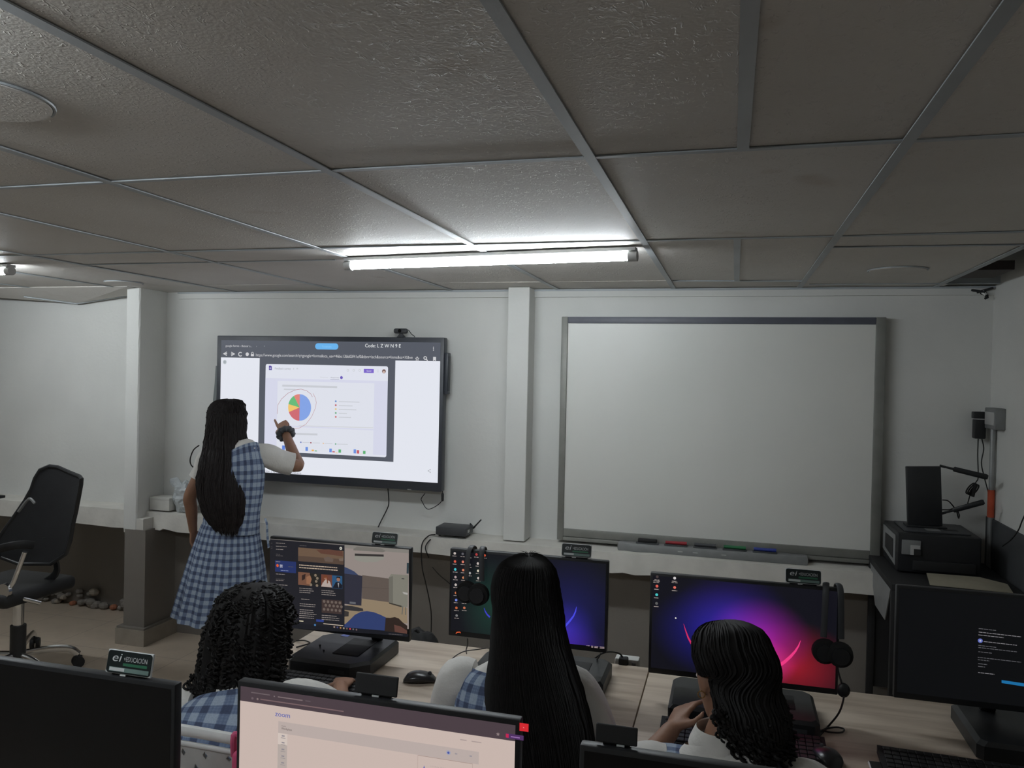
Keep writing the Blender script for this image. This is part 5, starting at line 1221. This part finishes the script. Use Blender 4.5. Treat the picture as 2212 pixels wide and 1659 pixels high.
# ---------------------------------------------------------------- standing girl touching the display
def standing_girl():
    t = thing('person', 'standing girl with very long dark hair touching the wall display with her right hand', 'person', (-2.74, 3.87, 0))
    hc = V((-2.738, 3.93, 1.462)); fw_ = V((.16, .98, -.02)); up_ = V((0, 0, 1))
    lat = V((.96, -.28, 0)).normalized()
    pts = [V((-2.685, 3.87, .76)), V((-2.672, 3.87, .86)), V((-2.655, 3.87, .97)), V((-2.650, 3.875, 1.08)), V((-2.655, 3.88, 1.19)), V((-2.67, 3.885, 1.265)), V((-2.715, 3.895, 1.305))]
    wx = [.150, .148, .140, .145, .152, .150, .075]; dy = [.105, .105, .088, .100, .100, .075, .055]
    tr = frame_rings(pts, wx, dy, lat)
    b = MB(); b.loft(refine(tr, 4), M_SKIN, 28, p=.85)
    b.tube([V((-2.705, 3.89, 1.28)), V((-2.72, 3.905, 1.34)), V((-2.733, 3.915, 1.40))], [.055, .047, .050], M_SKIN, 16)
    add_head(b, hc, fw_, up_, .98)
    shR, elR, wrR = V((-2.545, 3.93, 1.272)), V((-2.385, 4.07, 1.198)), V((-2.59, 4.262, 1.378))
    shL, elL, wrL = V((-2.80, 3.86, 1.262)), V((-2.895, 3.80, 1.03)), V((-2.925, 3.87, .825))
    add_limb(b, [shR, shR.lerp(elR, .55), elR, elR.lerp(wrR, .35), wrR], [.045, .042, .037, .034, .024])
    add_limb(b, [shL, shL.lerp(elL, .55), elL, elL.lerp(wrL, .35), wrL], [.045, .042, .036, .034, .024])
    tip = at(600, 898, PYF)
    d = (tip-wrR).normalized()
    add_hand(b, wrR+d*.004, d+V((.03, 0, .0)), V((.2, -.85, .25)), -1, curl=(.02, .9, .95, 1.0), thumb=.75, s=1.0)
    add_hand(b, wrL, V((.05, .08, -1)), V((-1, 0, 0)), 1, curl=(.22, .26, .3, .34), thumb=.35, s=.9)
    hl, kl, al = V((-2.76, 3.89, .78)), V((-2.76, 3.90, .43)), V((-2.77, 3.87, .075)); hr, kr, ar = V((-2.625, 3.86, .78)), V((-2.625, 3.88, .43)), V((-2.62, 3.85, .075))
    leg_chain(b, hl, kl, al); leg_chain(b, hr, kr, ar)
    remesh(b, 'body', t, .0045, M_SKIN)
    face_parts(t, hc, fw_, up_, .98)
    for a_ in (al, ar): foot_parts(t, a_, (.25, 1, 0), 0)
    # clothes
    pinafore(t, refine(tr[1:6], 4), 'pinafore_bodice', grow=1.06, pad=.010)
    for sh, nx in ((tr[5][1], .62), (tr[5][1], -.62)):                  # shoulder straps
        c = tr[5][0]; s0 = c+lat*.150*nx*1.0; mm = MB(); P = [s0+V((0, -.085, -.05)), s0+V((0, -.068, .012)), s0+V((0, -.02, .048)), s0+V((0, .03, .048)), s0+V((0, .072, .008)), s0+V((0, .088, -.05))]
        mm.tube(catmull(P, 4), .032, M_PLAID, 10, ry=.006, up=(1, 0, 0)); mm.build('pinafore_strap', t)
    # white shirt shoulders
    mm = MB(); mm.loft([(c_, A*1.03+A.normalized()*.006, B*1.03+B.normalized()*.006) for c_, A, B in refine(tr[3:7], 4)], M_SHIRT, 34, cap=False, p=.85); mm.build('shirt_yoke', t)
    collar(t, V((-2.732, 3.90, 1.335)), .047, up_, fw_)
    sleeve(t, [shR+V((-.03, -.01, .0)), shR+V((.045, .02, -.012)), shR.lerp(elR, .5)+V((.0, 0, -.005)), shR.lerp(elR, .86)], [.058, .066, .066, .064])
    sleeve(t, [shL+V((.03, .0, .0)), shL+V((-.025, -.01, -.03)), shL.lerp(elL, .4), shL.lerp(elL, .60)], [.056, .062, .060, .058])
    mm = MB(); n_ = 12; rings = []                                    # pleated skirt
    for i in range(n_+1):
        q = i/n_; z = .90-.54*q; rx = .150+.120*q**.75; ry = .115+.115*q**.8
        rings.append((V((-2.685-.045*q, 3.87, z)), V((rx, -.02, -.012*q)), V((.02, ry, 0))))
    def pw(tl, a): return 1+(.012+.045*tl)*(abs(((a*13/(2*pi)) % 1)-.5)*4-1)*min(1, tl*4)
    mm.loft(rings+[(rings[-1][0]+V((0, 0, .004)), rings[-1][1]*.985, rings[-1][2]*.985), (rings[-3][0], rings[-3][1]*.965, rings[-3][2]*.965)], M_PLAID, 208, cap=False, wave=pw); mm.build('pleated_skirt', t)
    mm = MB(); mm.loft([(V((-2.685, 3.87, .888)), V((.152, -.02, 0)), V((.02, .122, 0))), (V((-2.685, 3.87, .905)), V((.153, -.02, 0)), V((.02, .123, 0))), (V((-2.683, 3.87, .925)), V((.150, -.02, 0)), V((.02, .120, 0)))], M_PLAID, 40, cap=False); mm.build('waistband', t)
    mm = MB(); s0 = at(576, 1120, 3.86); mm.tube(catmull([s0+V((-.01, 0, .0)), s0+V((.006, -.006, -.03)), s0+V((.010, -.006, -.09)), s0+V((.016, 0, -.16))], 4), .010, M_PLAID, 8, ry=.003, up=(0, 1, 0)); mm.build('sash_tie', t)
    # hair
    top = [(hc+V((.0, -.0, .112)), V((.018, 0, 0)), V((0, .022, 0))), (hc+V((-.002, -.008, .104)), V((.058, 0, 0)), V((0, .068, 0))), (hc+V((-.004, -.014, .080)), V((.088, 0, 0)), V((0, .094, 0))), (hc+V((-.006, -.022, .035)), V((.103, 0, 0)), V((0, .100, 0))), (at(491, 893, 3.895), V((.108, 0, 0)), V((0, .094, 0))),
           (at(489, 926, 3.875), V((.116, 0, 0)), V((0, .082, 0))), (at(487, 962, 3.85), V((.128, 0, 0)), V((0, .076, 0))), (at(483, 1000, 3.81), V((.136, .01, 0)), V((0, .068, 0))), (at(477, 1050, 3.775), V((.142, .01, 0)), V((0, .058, 0))), (at(480, 1092, 3.76), V((.128, .01, 0)), V((0, .050, 0))), (at(484, 1122, 3.755), V((.105, .01, 0)), V((0, .040, 0))), (at(487, 1143, 3.75), V((.07, 0, 0)), V((0, .022, 0)))]
    R_ = refine(top, 6); mm = MB(); hair_shell(mm, R_, M_HAIRB, 40, .05, 150)
    strands(mm, R_, M_HAIRB, 170, .0016, pi*.95, 2.05*pi, 1.0, .03, 4, .002, .03, .04)
    strands(mm, R_, M_HAIRB, 60, .0014, 0, 2*pi, 1.0, .05, 5, .004, .03, .05)
    mm.tube(catmull([at(u, v, 3.80) for u, v in ((430, 962), (418, 972), (411, 990), (412, 1003), (420, 1012))], 5), .0035, M_HAIRB, 5)
    mm.build('long_hair', t)
    # scrunchie on the wrist
    mm = MB(); ax = (wrR-elR).normalized(); c = wrR-ax*.028; a_ = ax.cross(V((0, 0, 1))).normalized(); b_ = ax.cross(a_)
    pts_ = [c+(a_*cos(i*pi/14)+b_*sin(i*pi/14))*.038 for i in range(29)]
    mm.tube(pts_, [.019+.0035*sin(i*2.3) for i in range(29)], M_DGREY, 10, cap=False); mm.build('hair_scrunchie', t, label='dark grey fabric scrunchie on the wrist')
    return t
standing_girl()

# ---------------------------------------------------------------- seated girls
def white_chair(x, y, label, rz=0, first=[None]):
    if first[0] is None:
        t = thing('plastic_chair', label, 'chair', (x, y, 0), 'white plastic chairs of the front row', rz)
        sh = .45
        mm = MB(); mm.box((-.215, -.20, sh-.018), (.215, .20, sh), M_WHITE, .008, 2); mm.build('seat', t, world=False)
        for sx, sy in ((-1, -1), (1, -1), (-1, 1), (1, 1)):
            mm = MB(); mm.tube([(sx*.195, sy*.175, sh-.018), (sx*.225, sy*.215, .002)], [.024, .019], M_WHITE, 10, ry=[.017, .014]); mm.build('leg', t, world=False)
        yb = lambda z: -.185-.10*(z-sh)/.4
        def bow(z, u): return V((u*(.215+.02*(z-sh)), yb(z)+.045*u*u, z-.03*u*u*(1 if z > .8 else .2)))
        mm = MB()
        for z, r_ in ((.872, .014), (.835, .007)): mm.tube([bow(z, -1+i/6) for i in range(13)], r_, M_WHITE, 10, ry=r_*.8)
        for s in (-1, 1): mm.tube([bow(sh-.01, s), bow(.6, s), bow(.75, s), bow(.872, s)], .015, M_WHITE, 10, ry=.011)
        mm.build('back_frame', t, world=False)
        # perforated back panel: a grid of cells with diamond holes
        mm = MB(); nx, nz = 14, 7; z0, z1 = .56, .832
        def pt(i, j, dy=0): return bow(z0+(z1-z0)*j/nz, -.95+1.9*i/nx)+V((0, dy, .03*(-.95+1.9*i/nx)**2*.0))
        for dy in (-.004, .004):
            vs = []; fs = []
            for i in range(nx):
                for j in range(nz):
                    a, b, c, d = pt(i, j, dy), pt(i+1, j, dy), pt(i+1, j+1, dy), pt(i, j+1, dy); o = len(vs)
                    if (i+j) % 2 == 0: 
                        ce = (a+b+c+d)/4; k_ = .42; q = [ce+((a+b)/2-ce)*k_*1.3, ce+((b+c)/2-ce)*k_, ce+((c+d)/2-ce)*k_*1.3, ce+((d+a)/2-ce)*k_]
                        vs += [a, (a+b)/2, b, (b+c)/2, c, (c+d)/2, d, (d+a)/2]+q
                        fs += [[o, o+1, o+8, o+11, o+7], [o+1, o+2, o+3, o+9, o+8], [o+3, o+4, o+5, o+10, o+9], [o+5, o+6, o+7, o+11, o+10]]
                    else: vs += [a, b, c, d]; fs.append([o, o+1, o+2, o+3])
            mm.add(vs, fs, M_WHITE)
        mm.build('perforated_back', t, world=False, smooth=False); first[0] = t; return t
    t = copy_tree(first[0]); t.location = (x, y, 0); t.rotation_euler.z = rz; t['label'] = label; return t
def seated(label, hc, fw_, up_, chest, waist, pelvis, neckb, shL, shR, elL, elR, wrL, wrR, handL, handR, hs=.98, knee_y=2.02, lat=V((1, 0, 0)), curlL=(.3,)*4, curlR=(.3,)*4, yoke=True, collar_on=True, high=True, strap=.60, strapw=.05, rs_=(.050, .0555, .058, .058)):
    t = thing('person', label, 'person', (pelvis.x, pelvis.y, 0))
    b = MB(); pts = [pelvis, waist, waist.lerp(chest, .5), chest, (shL+shR)/2*.5+chest*.5, (shL+shR)/2+V((0, 0, .0)), neckb]
    sw = (shR-shL).length/2
    wx = [.155, .128, .130, .142, max(.135, sw*.9), sw*.86, .070]; dy = [.112, .095, .098, .102, .095, .072, .052]
    latt = [lat]*3+[(shR-shL).normalized()]*4
    tr = frame_rings(pts, wx, dy, latt); b.loft(refine(tr, 4), M_SKIN, 28, p=.85)
    r, f, u = basis(fw_, up_); nb = hc-u*.085*hs-f*.018
    b.tube(catmull([neckb-V((0, 0, .03)), neckb.lerp(nb, .5), nb], 3), .048, M_SKIN, 16)
    add_head(b, hc, fw_, up_, hs)
    for sh, el, wr, hd, cu, s in ((shL, elL, wrL, handL, curlL, 1), (shR, elR, wrR, handR, curlR, -1)):
        add_limb(b, [sh, sh.lerp(el, .55), el, el.lerp(wr, .35), wr], [.045, .042, .036, .033, .024])
        add_hand(b, wr, hd[0], hd[1], s, curl=cu, thumb=.4, s=.9)
    for s in (-1, 1):
        hip = pelvis+V((s*.085, .02, -.01)); kn = V((pelvis.x+s*.10, knee_y+.11, .485)); an = V((pelvis.x+s*.10, knee_y+.07, .075))
        leg_chain(b, hip, kn, an); foot_parts(t, an, (s*.1, 1, 0), 0)
    remesh(b, 'body', t, .006, M_SKIN); face_parts(t, hc, fw_, up_, hs)
    # skirt over the lap
    mm = MB(); yk = knee_y+.06; pl = pelvis
    rings = [(waist+V((0, 0, -.01)), V((.150, 0, 0)), V((0, .115, -.02))), (pl+V((0, .0, .05)), V((.185, 0, 0)), V((0, .13, .03))), (pl+V((0, .08, .0)), V((.20, 0, 0)), V((0, .06, .085))), (V((pl.x, (pl.y+yk)/2+.05, .505)), V((.205, 0, 0)), V((0, .01, .085))), (V((pl.x, yk, .492)), V((.215, 0, 0)), V((0, 0, .08)))]
    mm.loft(refine(rings, 4), M_PLAID, 80, cap=False, wave=lambda tl, a: 1+.02*sin(a*13)*tl); mm.build('pleated_skirt', t)
    if high: pinafore(t, refine(tr[1:7], 4)[:-2], 'pinafore_bodice', grow=1.06, pad=.010)
    else: pinafore(t, refine(tr[1:5]+[(tr[5][0]+V((0, 0, -.035)), tr[5][1]*.78, tr[5][2]*1.05)], 4), 'pinafore_bodice', grow=1.06, pad=.010)
    L = (shR-shL).normalized(); F_ = V((0, 0, 1)).cross(L).normalized(); U_ = L.cross(F_)
    if yoke:
        mm = MB(); mm.loft([(c_, A*1.03+A.normalized()*.006, B*1.03+B.normalized()*.006) for c_, A, B in refine(tr[3:7], 4)], M_SHIRT, 34, cap=False, p=.85); mm.build('shirt_yoke', t)
    for sgn in (() if high else (-1, 1)):
        mm = MB(); s0 = tr[5][0]+L*sw*strap*sgn
        P = [s0-F_*.094-U_*.09, s0-F_*.098-U_*.04, s0-F_*.084+U_*.005, s0-F_*.045+U_*.034, s0+U_*.040, s0+F_*.045+U_*.030, s0+F_*.085-U_*.02, s0+F_*.10-U_*.09]
        P = catmull(P, 3); T = [(P[min(i+1, len(P)-1)]-P[max(i-1, 0)]).normalized() for i in range(len(P))]
        mm.loft([(p_, L*strapw, T[i].cross(L)*.007) for i, p_ in enumerate(P)], M_PLAID, 16, cap=True); mm.build('pinafore_strap', t)
    if collar_on: collar(t, neckb+U_*.012, .046, U_, F_, .026)
    for sh, el, s in ((shL, elL, -1), (shR, elR, 1)):
        sleeve(t, [sh-L*.03*s, sh+L*.008*s-U_*.002, sh.lerp(el, .38)+L*.012*s, sh.lerp(el, .78)+L*.004*s], list(rs_))
    return t, (L, F_, U_)

# long straight hair, centre
hcC = V((-.508, 2.035, 1.153))
tC, _ = seated('seated girl with long straight black hair in front of the centre monitor', hcC, V((.02, 1, -.22)), V((0, .22, 1)), V((-.515, 1.93, .80)), V((-.515, 1.87, .65)), V((-.515, 1.85, .545)), V((-.51, 1.97, 1.00)),
                V((-.655, 1.955, .955)), V((-.372, 1.965, .965)), V((-.712, 2.03, .80)), V((-.306, 2.04, .80)), V((-.66, 2.19, .79)), V((-.40, 2.20, .79)), (V((.25, 1, -.08)), V((0, 0, 1))), (V((-.25, 1, -.08)), V((0, 0, 1))))
mm = MB(); h = hcC
top = [(h+V((.004, -.002, .120)), V((.012, 0, 0)), V((0, .015, 0))), (h+V((.004, -.008, .114)), V((.042, 0, 0)), V((0, .048, 0))), (h+V((.004, -.02, .090)), V((.072, 0, 0)), V((0, .082, -.01))), (h+V((.005, -.032, .04)), V((.086, 0, 0)), V((0, .096, 0))), (at(1141, 1318, 1.985), V((.088, 0, 0)), V((0, .092, 0))), (at(1143, 1370, 1.955), V((.094, 0, 0)), V((0, .084, 0))), (at(1149, 1430, 1.915), V((.106, 0, 0)), V((0, .078, 0))), (at(1156, 1500, 1.87), V((.122, 0, 0)), V((0, .070, 0))), (at(1168, 1580, 1.83), V((.125, 0, 0)), V((0, .058, 0))), (at(1177, 1660, 1.80), V((.115, 0, 0)), V((0, .045, 0))), (at(1180, 1730, 1.79), V((.075, 0, 0)), V((0, .022, 0)))]  # lower hair made wide to take in the dark shadow beside it
R_ = refine(top, 6); hair_shell(mm, R_, M_HAIR, 46, .035, 150, 3)
strands(mm, R_, M_HAIR, 200, .0014, pi, 2*pi, 1.0, .02, 14, .0006, .03, .03); strands(mm, R_, M_HAIR, 70, .0014, 0, 2*pi, 1.0, .03, 15, .001, .02, .04)
rd = random.Random(8)
for i in range(16):                                                   # short flyaways at the parting
    a = rd.uniform(0, 6.28); p = h+V((.01, -.02, .118)); q = p+V((cos(a)*.035, sin(a)*.03, .004+.010*rd.random())); mm.tube([p, p.lerp(q, .5)+V((0, 0, .006)), q], [.0009, .0008, .0003], M_HAIR, 4)
mm.build('long_hair', tC)
white_chair(-.515, 1.93, 'white plastic chair under the long-haired girl')

# curly hair, left
hcL = V((-1.303, 2.00, 1.005))
tL, _ = seated('seated girl with shoulder-length curly black hair at the left end of the desk', hcL, V((-.05, 1, -.45)), V((0, .45, 1)), V((-1.265, 1.84, .72)), V((-1.25, 1.78, .61)), V((-1.25, 1.76, .535)), V((-1.285, 1.915, .868)),
                V((-1.432, 1.875, .805)), V((-1.105, 1.905, .862)), V((-1.505, 1.98, .66)), V((-1.035, 2.02, .775)), V((-1.37, 2.10, .635)), V((-1.12, 2.18, .79)), (V((.5, .8, -.15)), V((-.3, 0, 1))), (V((-.3, 1, -.06)), V((0, 0, 1))), knee_y=1.95)
mm = MB(); h = hcL; rd = random.Random(21)
top = [(h+V((0, .01, .122)), V((.03, 0, 0)), V((0, .03, 0))), (h+V((0, .004, .110)), V((.070, 0, 0)), V((0, .075, 0))), (h+V((0, -.01, .075)), V((.098, 0, 0)), V((0, .10, 0))), (h+V((0, -.03, .01)), V((.114, 0, 0)), V((0, .105, 0))), (h+V((0, -.05, -.06)), V((.116, 0, 0)), V((0, .095, 0))), (h+V((-.004, -.075, -.12)), V((.108, 0, 0)), V((0, .08, 0))), (h+V((-.012, -.095, -.17)), V((.092, 0, 0)), V((0, .055, 0))), (h+V((-.015, -.11, -.20)), V((.07, 0, 0)), V((0, .03, 0)))]
R_ = refine(top, 5); hair_shell(mm, R_, M_HAIR, 16, .10, 120, 9)
for i in range(760):
    a = rd.uniform(0, 2*pi)
    if .20*pi < a < .80*pi and rd.random() < .85: continue              # face side stays open
    k_ = int((rd.random()**.75)*(len(R_)-6)); c, A, B = R_[k_]; q = rd.uniform(.95, 1.05); p = c+A*cos(a)*q+B*sin(a)*q
    nn = (A*cos(a)+B*sin(a)).normalized(); down = V((nn.x*.55, nn.y*.55, 0))*(.75 if k_ < 12 else .15)
    L_ = rd.uniform(.035, .07); turns = L_/.017; ph = rd.uniform(0, 6.28); n_ = int(turns*7); pts = []
    for m_i in range(n_+1):
        t_ = m_i/n_; w_ = rd.uniform(.8, 1.2)*.0068; base_ = p+V((0, 0, -L_*t_*(.35 if k_ < 9 else .9)))+down*L_*t_
        pts.append(base_+V((w_*cos(ph+t_*turns*6.28), w_*sin(ph+t_*turns*6.28), w_*.6*sin(ph*2+t_*turns*6.28))))
    mm.tube(pts, [rd.uniform(.0024, .0034)]*len(pts), M_HAIR, 5)
for i in range(30):
    x_ = h.x-.060-rd.random()*.065; z_ = h.z-.10-rd.random()*.03; curl(mm, V((x_, 1.925-rd.random()*.06, z_)), rd.uniform(.05, .085)+.04*(x_ < h.x-.10), .009, 4, .0036, M_HAIR, rd, (-.010, 0))
for i in range(14):
    curl(mm, V((h.x+.09+rd.random()*.03, 1.96-rd.random()*.05, h.z-.05-rd.random()*.03)), rd.uniform(.05, .08), .008, 4, .0034, M_HAIR, rd, (.012, 0))
mm.build('curly_hair', tL)
mm = MB(); e = hcL+V((-.105, -.05, -.118))
mm.tube([e+V((0, 0, .01)), e+V((.0, -.01, -.008))], .006, M_GOLD, 8); mm.build('earring', tL, label='gold earring among the curls')
white_chair(-1.25, 1.93, 'white plastic chair with perforated back under the curly-haired girl')

# wavy hair, right, face turned down to the left
hcR = V((.012, 1.925, 1.055))
fR = V((-.50, .80, -.42)); uR = V((-.12, .35, 1))
tR, axR = seated('seated girl with wavy black hair and white collar bending over the keyboard at the right', hcR, fR, uR, V((.005, 1.80, .74)), V((.005, 1.76, .62)), V((.005, 1.75, .54)), V((-.005, 1.855, .925)),
                V((-.152, 1.83, .862)), V((.158, 1.84, .868)), V((-.205, 1.94, .775)), V((.235, 1.98, .775)), V((-.128, 2.085, .84)), V((.12, 2.17, .79)), (V((.35, .75, .45)), V((-.5, -.2, .8))), (V((-.3, 1, -.06)), V((0, 0, 1))), knee_y=1.95, curlL=(.15, .2, .25, .3), high=False, strap=.74, strapw=.050)
mm = MB(); h = hcR; r, f, u = basis(fR, uR)
top = [(h+u*.124-f*.0, r*.012, f*.015), (h+u*.116-f*.006, r*.048, f*.05), (h+u*.09-f*.02, r*.080, f*.082), (h+u*.045-f*.032, r*.094, f*.086), (h+u*.0-f*.040+r*.008, r*.092, f*.078), (at(1607, 1478, 1.895), V((.081, 0, -.01)), V((0, .072, 0))),
       (at(1620, 1525, 1.86), V((.078, 0, 0)), V((0, .066, 0))), (at(1629, 1563, 1.84), V((.077, 0, 0)), V((0, .058, 0))), (at(1640, 1595, 1.825), V((.062, 0, 0)), V((0, .046, 0))), (at(1648, 1618, 1.815), V((.038, 0, 0)), V((0, .028, 0)))]
R_ = refine(top, 6); hair_shell(mm, R_, M_HAIR, 40, .035, 140, 5)
strands(mm, R_, M_HAIR, 110, .0014, 0, 2*pi, 1.0, .02, 31, .001, .03, .02)
rd = random.Random(5)
for i in range(150):
    a = rd.uniform(1.1*pi, 2.35*pi); k_ = int(len(R_)*rd.uniform(.60, .97)); c, A, B = R_[min(k_, len(R_)-1)]; p = c+A*cos(a)*rd.uniform(.9, 1.03)+B*sin(a)*rd.uniform(.9, 1.03)
    curl(mm, p, rd.uniform(.02, .045), rd.uniform(.005, .008), 2.0, rd.uniform(.003, .0045), M_HAIR, rd, (cos(a)*.012, 0))
for i in range(40):                                                    # short ends fringing the lower edge of the mass
    q = rd.random(); p = at(1545+q*85, 1545+q*62, 1.80); curl(mm, p+V((rd.uniform(.0, .02), 0, rd.uniform(.0, .015))), rd.uniform(.015, .03), .006, 1.4, .0042, M_HAIR, rd, (-.004, 0))
mm.build('wavy_hair', tR)
e = h-r*.078-u*.045-f*.0; mm = MB(); mm.tube([e+V((0, 0, .006))*1+V((.008*cos(i*pi/6), 0, .008*sin(i*pi/6))) for i in range(13)], .0013, M_GOLD, 6, cap=False); mm.build('earring', tR, label='small gold hoop')
white_chair(.005, 1.93, 'white plastic chair under the wavy-haired girl')
# pink thing on the back of the curly-haired girl's chair
a = at(486, 1592, 1.50); b = at(486, 1665, 1.50)
a.x += .022; t = thing('pink_bag', 'pink bag strap showing left of the near web page monitor', 'bag', (a.x+.03, 1.505, b.z-.1))
mm = MB(); mm.box((a.x-.006, 1.495, b.z-.22), (a.x+.12, 1.53, a.z-.025), M_PINK, .012, 3); mm.build('pouch', t)
mm = MB(); mm.tube(catmull([(a.x-.002, 1.505, a.z-.04), (a.x, 1.50, a.z), (a.x+.01, 1.505, a.z+.006), (a.x+.10, 1.51, a.z-.02), (a.x+.115, 1.51, a.z-.04)], 5), .007, M_PINK, 8); mm.build('strap', t)
cable('shoulder_cable', 'thin black cable curving over the desk beside the long-haired girl\'s left sleeve', [(1050, 1400, 2.30), (1030, 1403, 2.27), (1000, 1408, 2.24), (975, 1425, 2.20), (958, 1455, 2.17), (945, 1495, 2.13), (936, 1535, 2.10)], .0016)

# ================================================================== OFFICE CHAIR on the left
t = thing('office_chair', 'black mesh office chair with chrome arms by the left wall', 'chair', (-4.02, 3.45, 0), rz=0)
Yc = 3.5
def cp(u, v, Y=Yc): return at(u, v, Y)
out = [(92, 1009), (110, 1011), (140, 1022), (172, 1029), (180, 1034), (178, 1046), (170, 1072), (160, 1105), (150, 1135), (142, 1170), (130, 1200), (95, 1222), (40, 1218), (15, 1200), (10, 1165), (33, 1117), (50, 1082), (60, 1058), (66, 1035), (75, 1017)]
pp = [cp(u, v) for u, v in out]
mm = MB()
def bend(p): return V((p.x, Yc-.10*((p.x-cp(105, 1080).x)/.30)**2+.04, p.z))
cen = sum(pp, V())/len(pp); cen2 = bend(cen)
rng = []
for k_ in range(7):
    q = 1-k_/7; rng.append([bend(cen+(p-cen)*q) for p in pp])
vs = [p for rr in rng for p in rr]+[cen2]; fs = []; n_ = len(pp)
for k_ in range(6):
    for i in range(n_): fs.append([k_*n_+i, k_*n_+(i+1) % n_, (k_+1)*n_+(i+1) % n_, (k_+1)*n_+i])
for i in range(n_): fs.append([6*n_+i, 6*n_+(i+1) % n_, 7*n_])
mm.add(vs, fs, M_MESHF); mm.add([v+V((0, .012, 0)) for v in vs], [f_[::-1] for f_ in fs], M_MESHF); mm.build('mesh_backrest', t, ang=60)
mm = MB(); mm.tube([bend(p)+V((0, .006, 0)) for p in pp]+[bend(pp[0])+V((0, .006, 0))], .011, M_BLK, 8); mm.build('back_frame', t)
mm = MB(); p = cp(62, 1080); mm.tube(catmull([cp(40, 1105, Yc-.07), cp(62, 1078, Yc-.08), cp(75, 1087, Yc-.08)], 4), .008, M_MGREY, 6); mm.build('grey_strip', t, label='grey strip on the backrest')  # short mid-grey strip in front of the backrest
sc_ = V((cp(60, 1200).x-.08, 3.52, .50))
mm = MB(); mm.box((sc_.x-.30, sc_.y-.24, .46), (sc_.x+.17, sc_.y+.24, .54), M_BLKM, .035, 4); mm.build('seat', t)
mm = MB(); mm.tube(catmull([cp(95, 1160, 3.54), (sc_.x+.16, 3.62, .60), (sc_.x+.05, 3.60, .50), (sc_.x, sc_.y, .45)], 5), .022, M_BLK, 8, ry=.01); mm.build('back_support', t)
for dx in (0, -.52):
    mm = MB(); mm.tube(catmull([cp(0, 1188, 3.3)+V((dx-.06, 0, -.01)), cp(20, 1180, 3.3)+V((dx, 0, 0)), cp(50, 1176, 3.35)+V((dx, 0, 0)), cp(72, 1178, 3.4)+V((dx, 0, 0))], 5), .022, M_BLKM, 10, ry=.011, up=(1, 0, 0)); mm.build('armrest', t)
    mm = MB(); mm.tube(catmull([cp(54, 1192, 3.32)+V((dx, 0, 0)), cp(43, 1222, 3.32)+V((dx, 0, 0)), cp(30, 1256, 3.32)+V((dx, 0, 0)), cp(22, 1275, 3.34)+V((dx, 0, -.02)), V((sc_.x+.2+dx*.8, sc_.y-.05, .455))], 4), .012, M_CHROME, 12); mm.build('arm_bracket', t, label='chrome arm bracket')
    mm = MB(); c = cp(7, 1277, 3.3)+V((dx, 0, 0)); mm.cyl(c, c+V((.0, .02, 0)), .038, M_CHROME, 20); mm.build('adjusting_disc', t, label='chrome disc')
bx_, by_ = cp(0, 1370).x-.05, 3.62
mm = MB(); mm.cyl((sc_.x, sc_.y, .455), (sc_.x, sc_.y, .16), .028, M_CHROME, 16); mm.cyl((sc_.x, sc_.y, .30), (sc_.x, sc_.y, .10), .040, M_BLK, 16); mm.build('gas_column', t)
tgt = atz(76, 1376, .07)
a0_ = atan2(tgt.y-sc_.y, tgt.x-sc_.x); RL = sqrt((tgt.y-sc_.y)**2+(tgt.x-sc_.x)**2)
for i in range(5):
    a = a0_+i*2*pi/5; d = V((cos(a), sin(a), 0)); L_ = RL if i == 0 else .30
    mm = MB(); mm.tube(catmull([V((sc_.x, sc_.y, .135)), V((sc_.x, sc_.y, .135))+d*L_*.5, V((sc_.x, sc_.y, .115))+d*L_*.85, V((sc_.x, sc_.y, .075))+d*L_], 4), .020, M_CHROME, 10, ry=.012); mm.build('base_leg', t, label='chrome base leg')
    c = V((sc_.x, sc_.y, .033))+d*L_; q = V((-d.y, d.x, 0)); mm = MB()
    for s in (-1, 1): mm.cyl(c+q*s*.006, c+q*s*.026, .031, M_BLKM, 18)
    mm.tube([c+V((0, 0, .045)), c], .008, M_BLKM, 8); mm.box((c.x-.018, c.y-.018, .045), (c.x+.018, c.y+.018, .068), M_BLKM, .006); mm.build('caster', t)
# a dark corner of something on the left ledge
a = at(0, 1079, 4.33)
mm = MB(); mm.box((a.x-.12, 4.32, .822), (a.x+.015, 4.36, .84), M_BLKM, .004); tag(mm.build('black_folder'), 'black folder corner on the ledge at the left edge of the photo', 'folder')
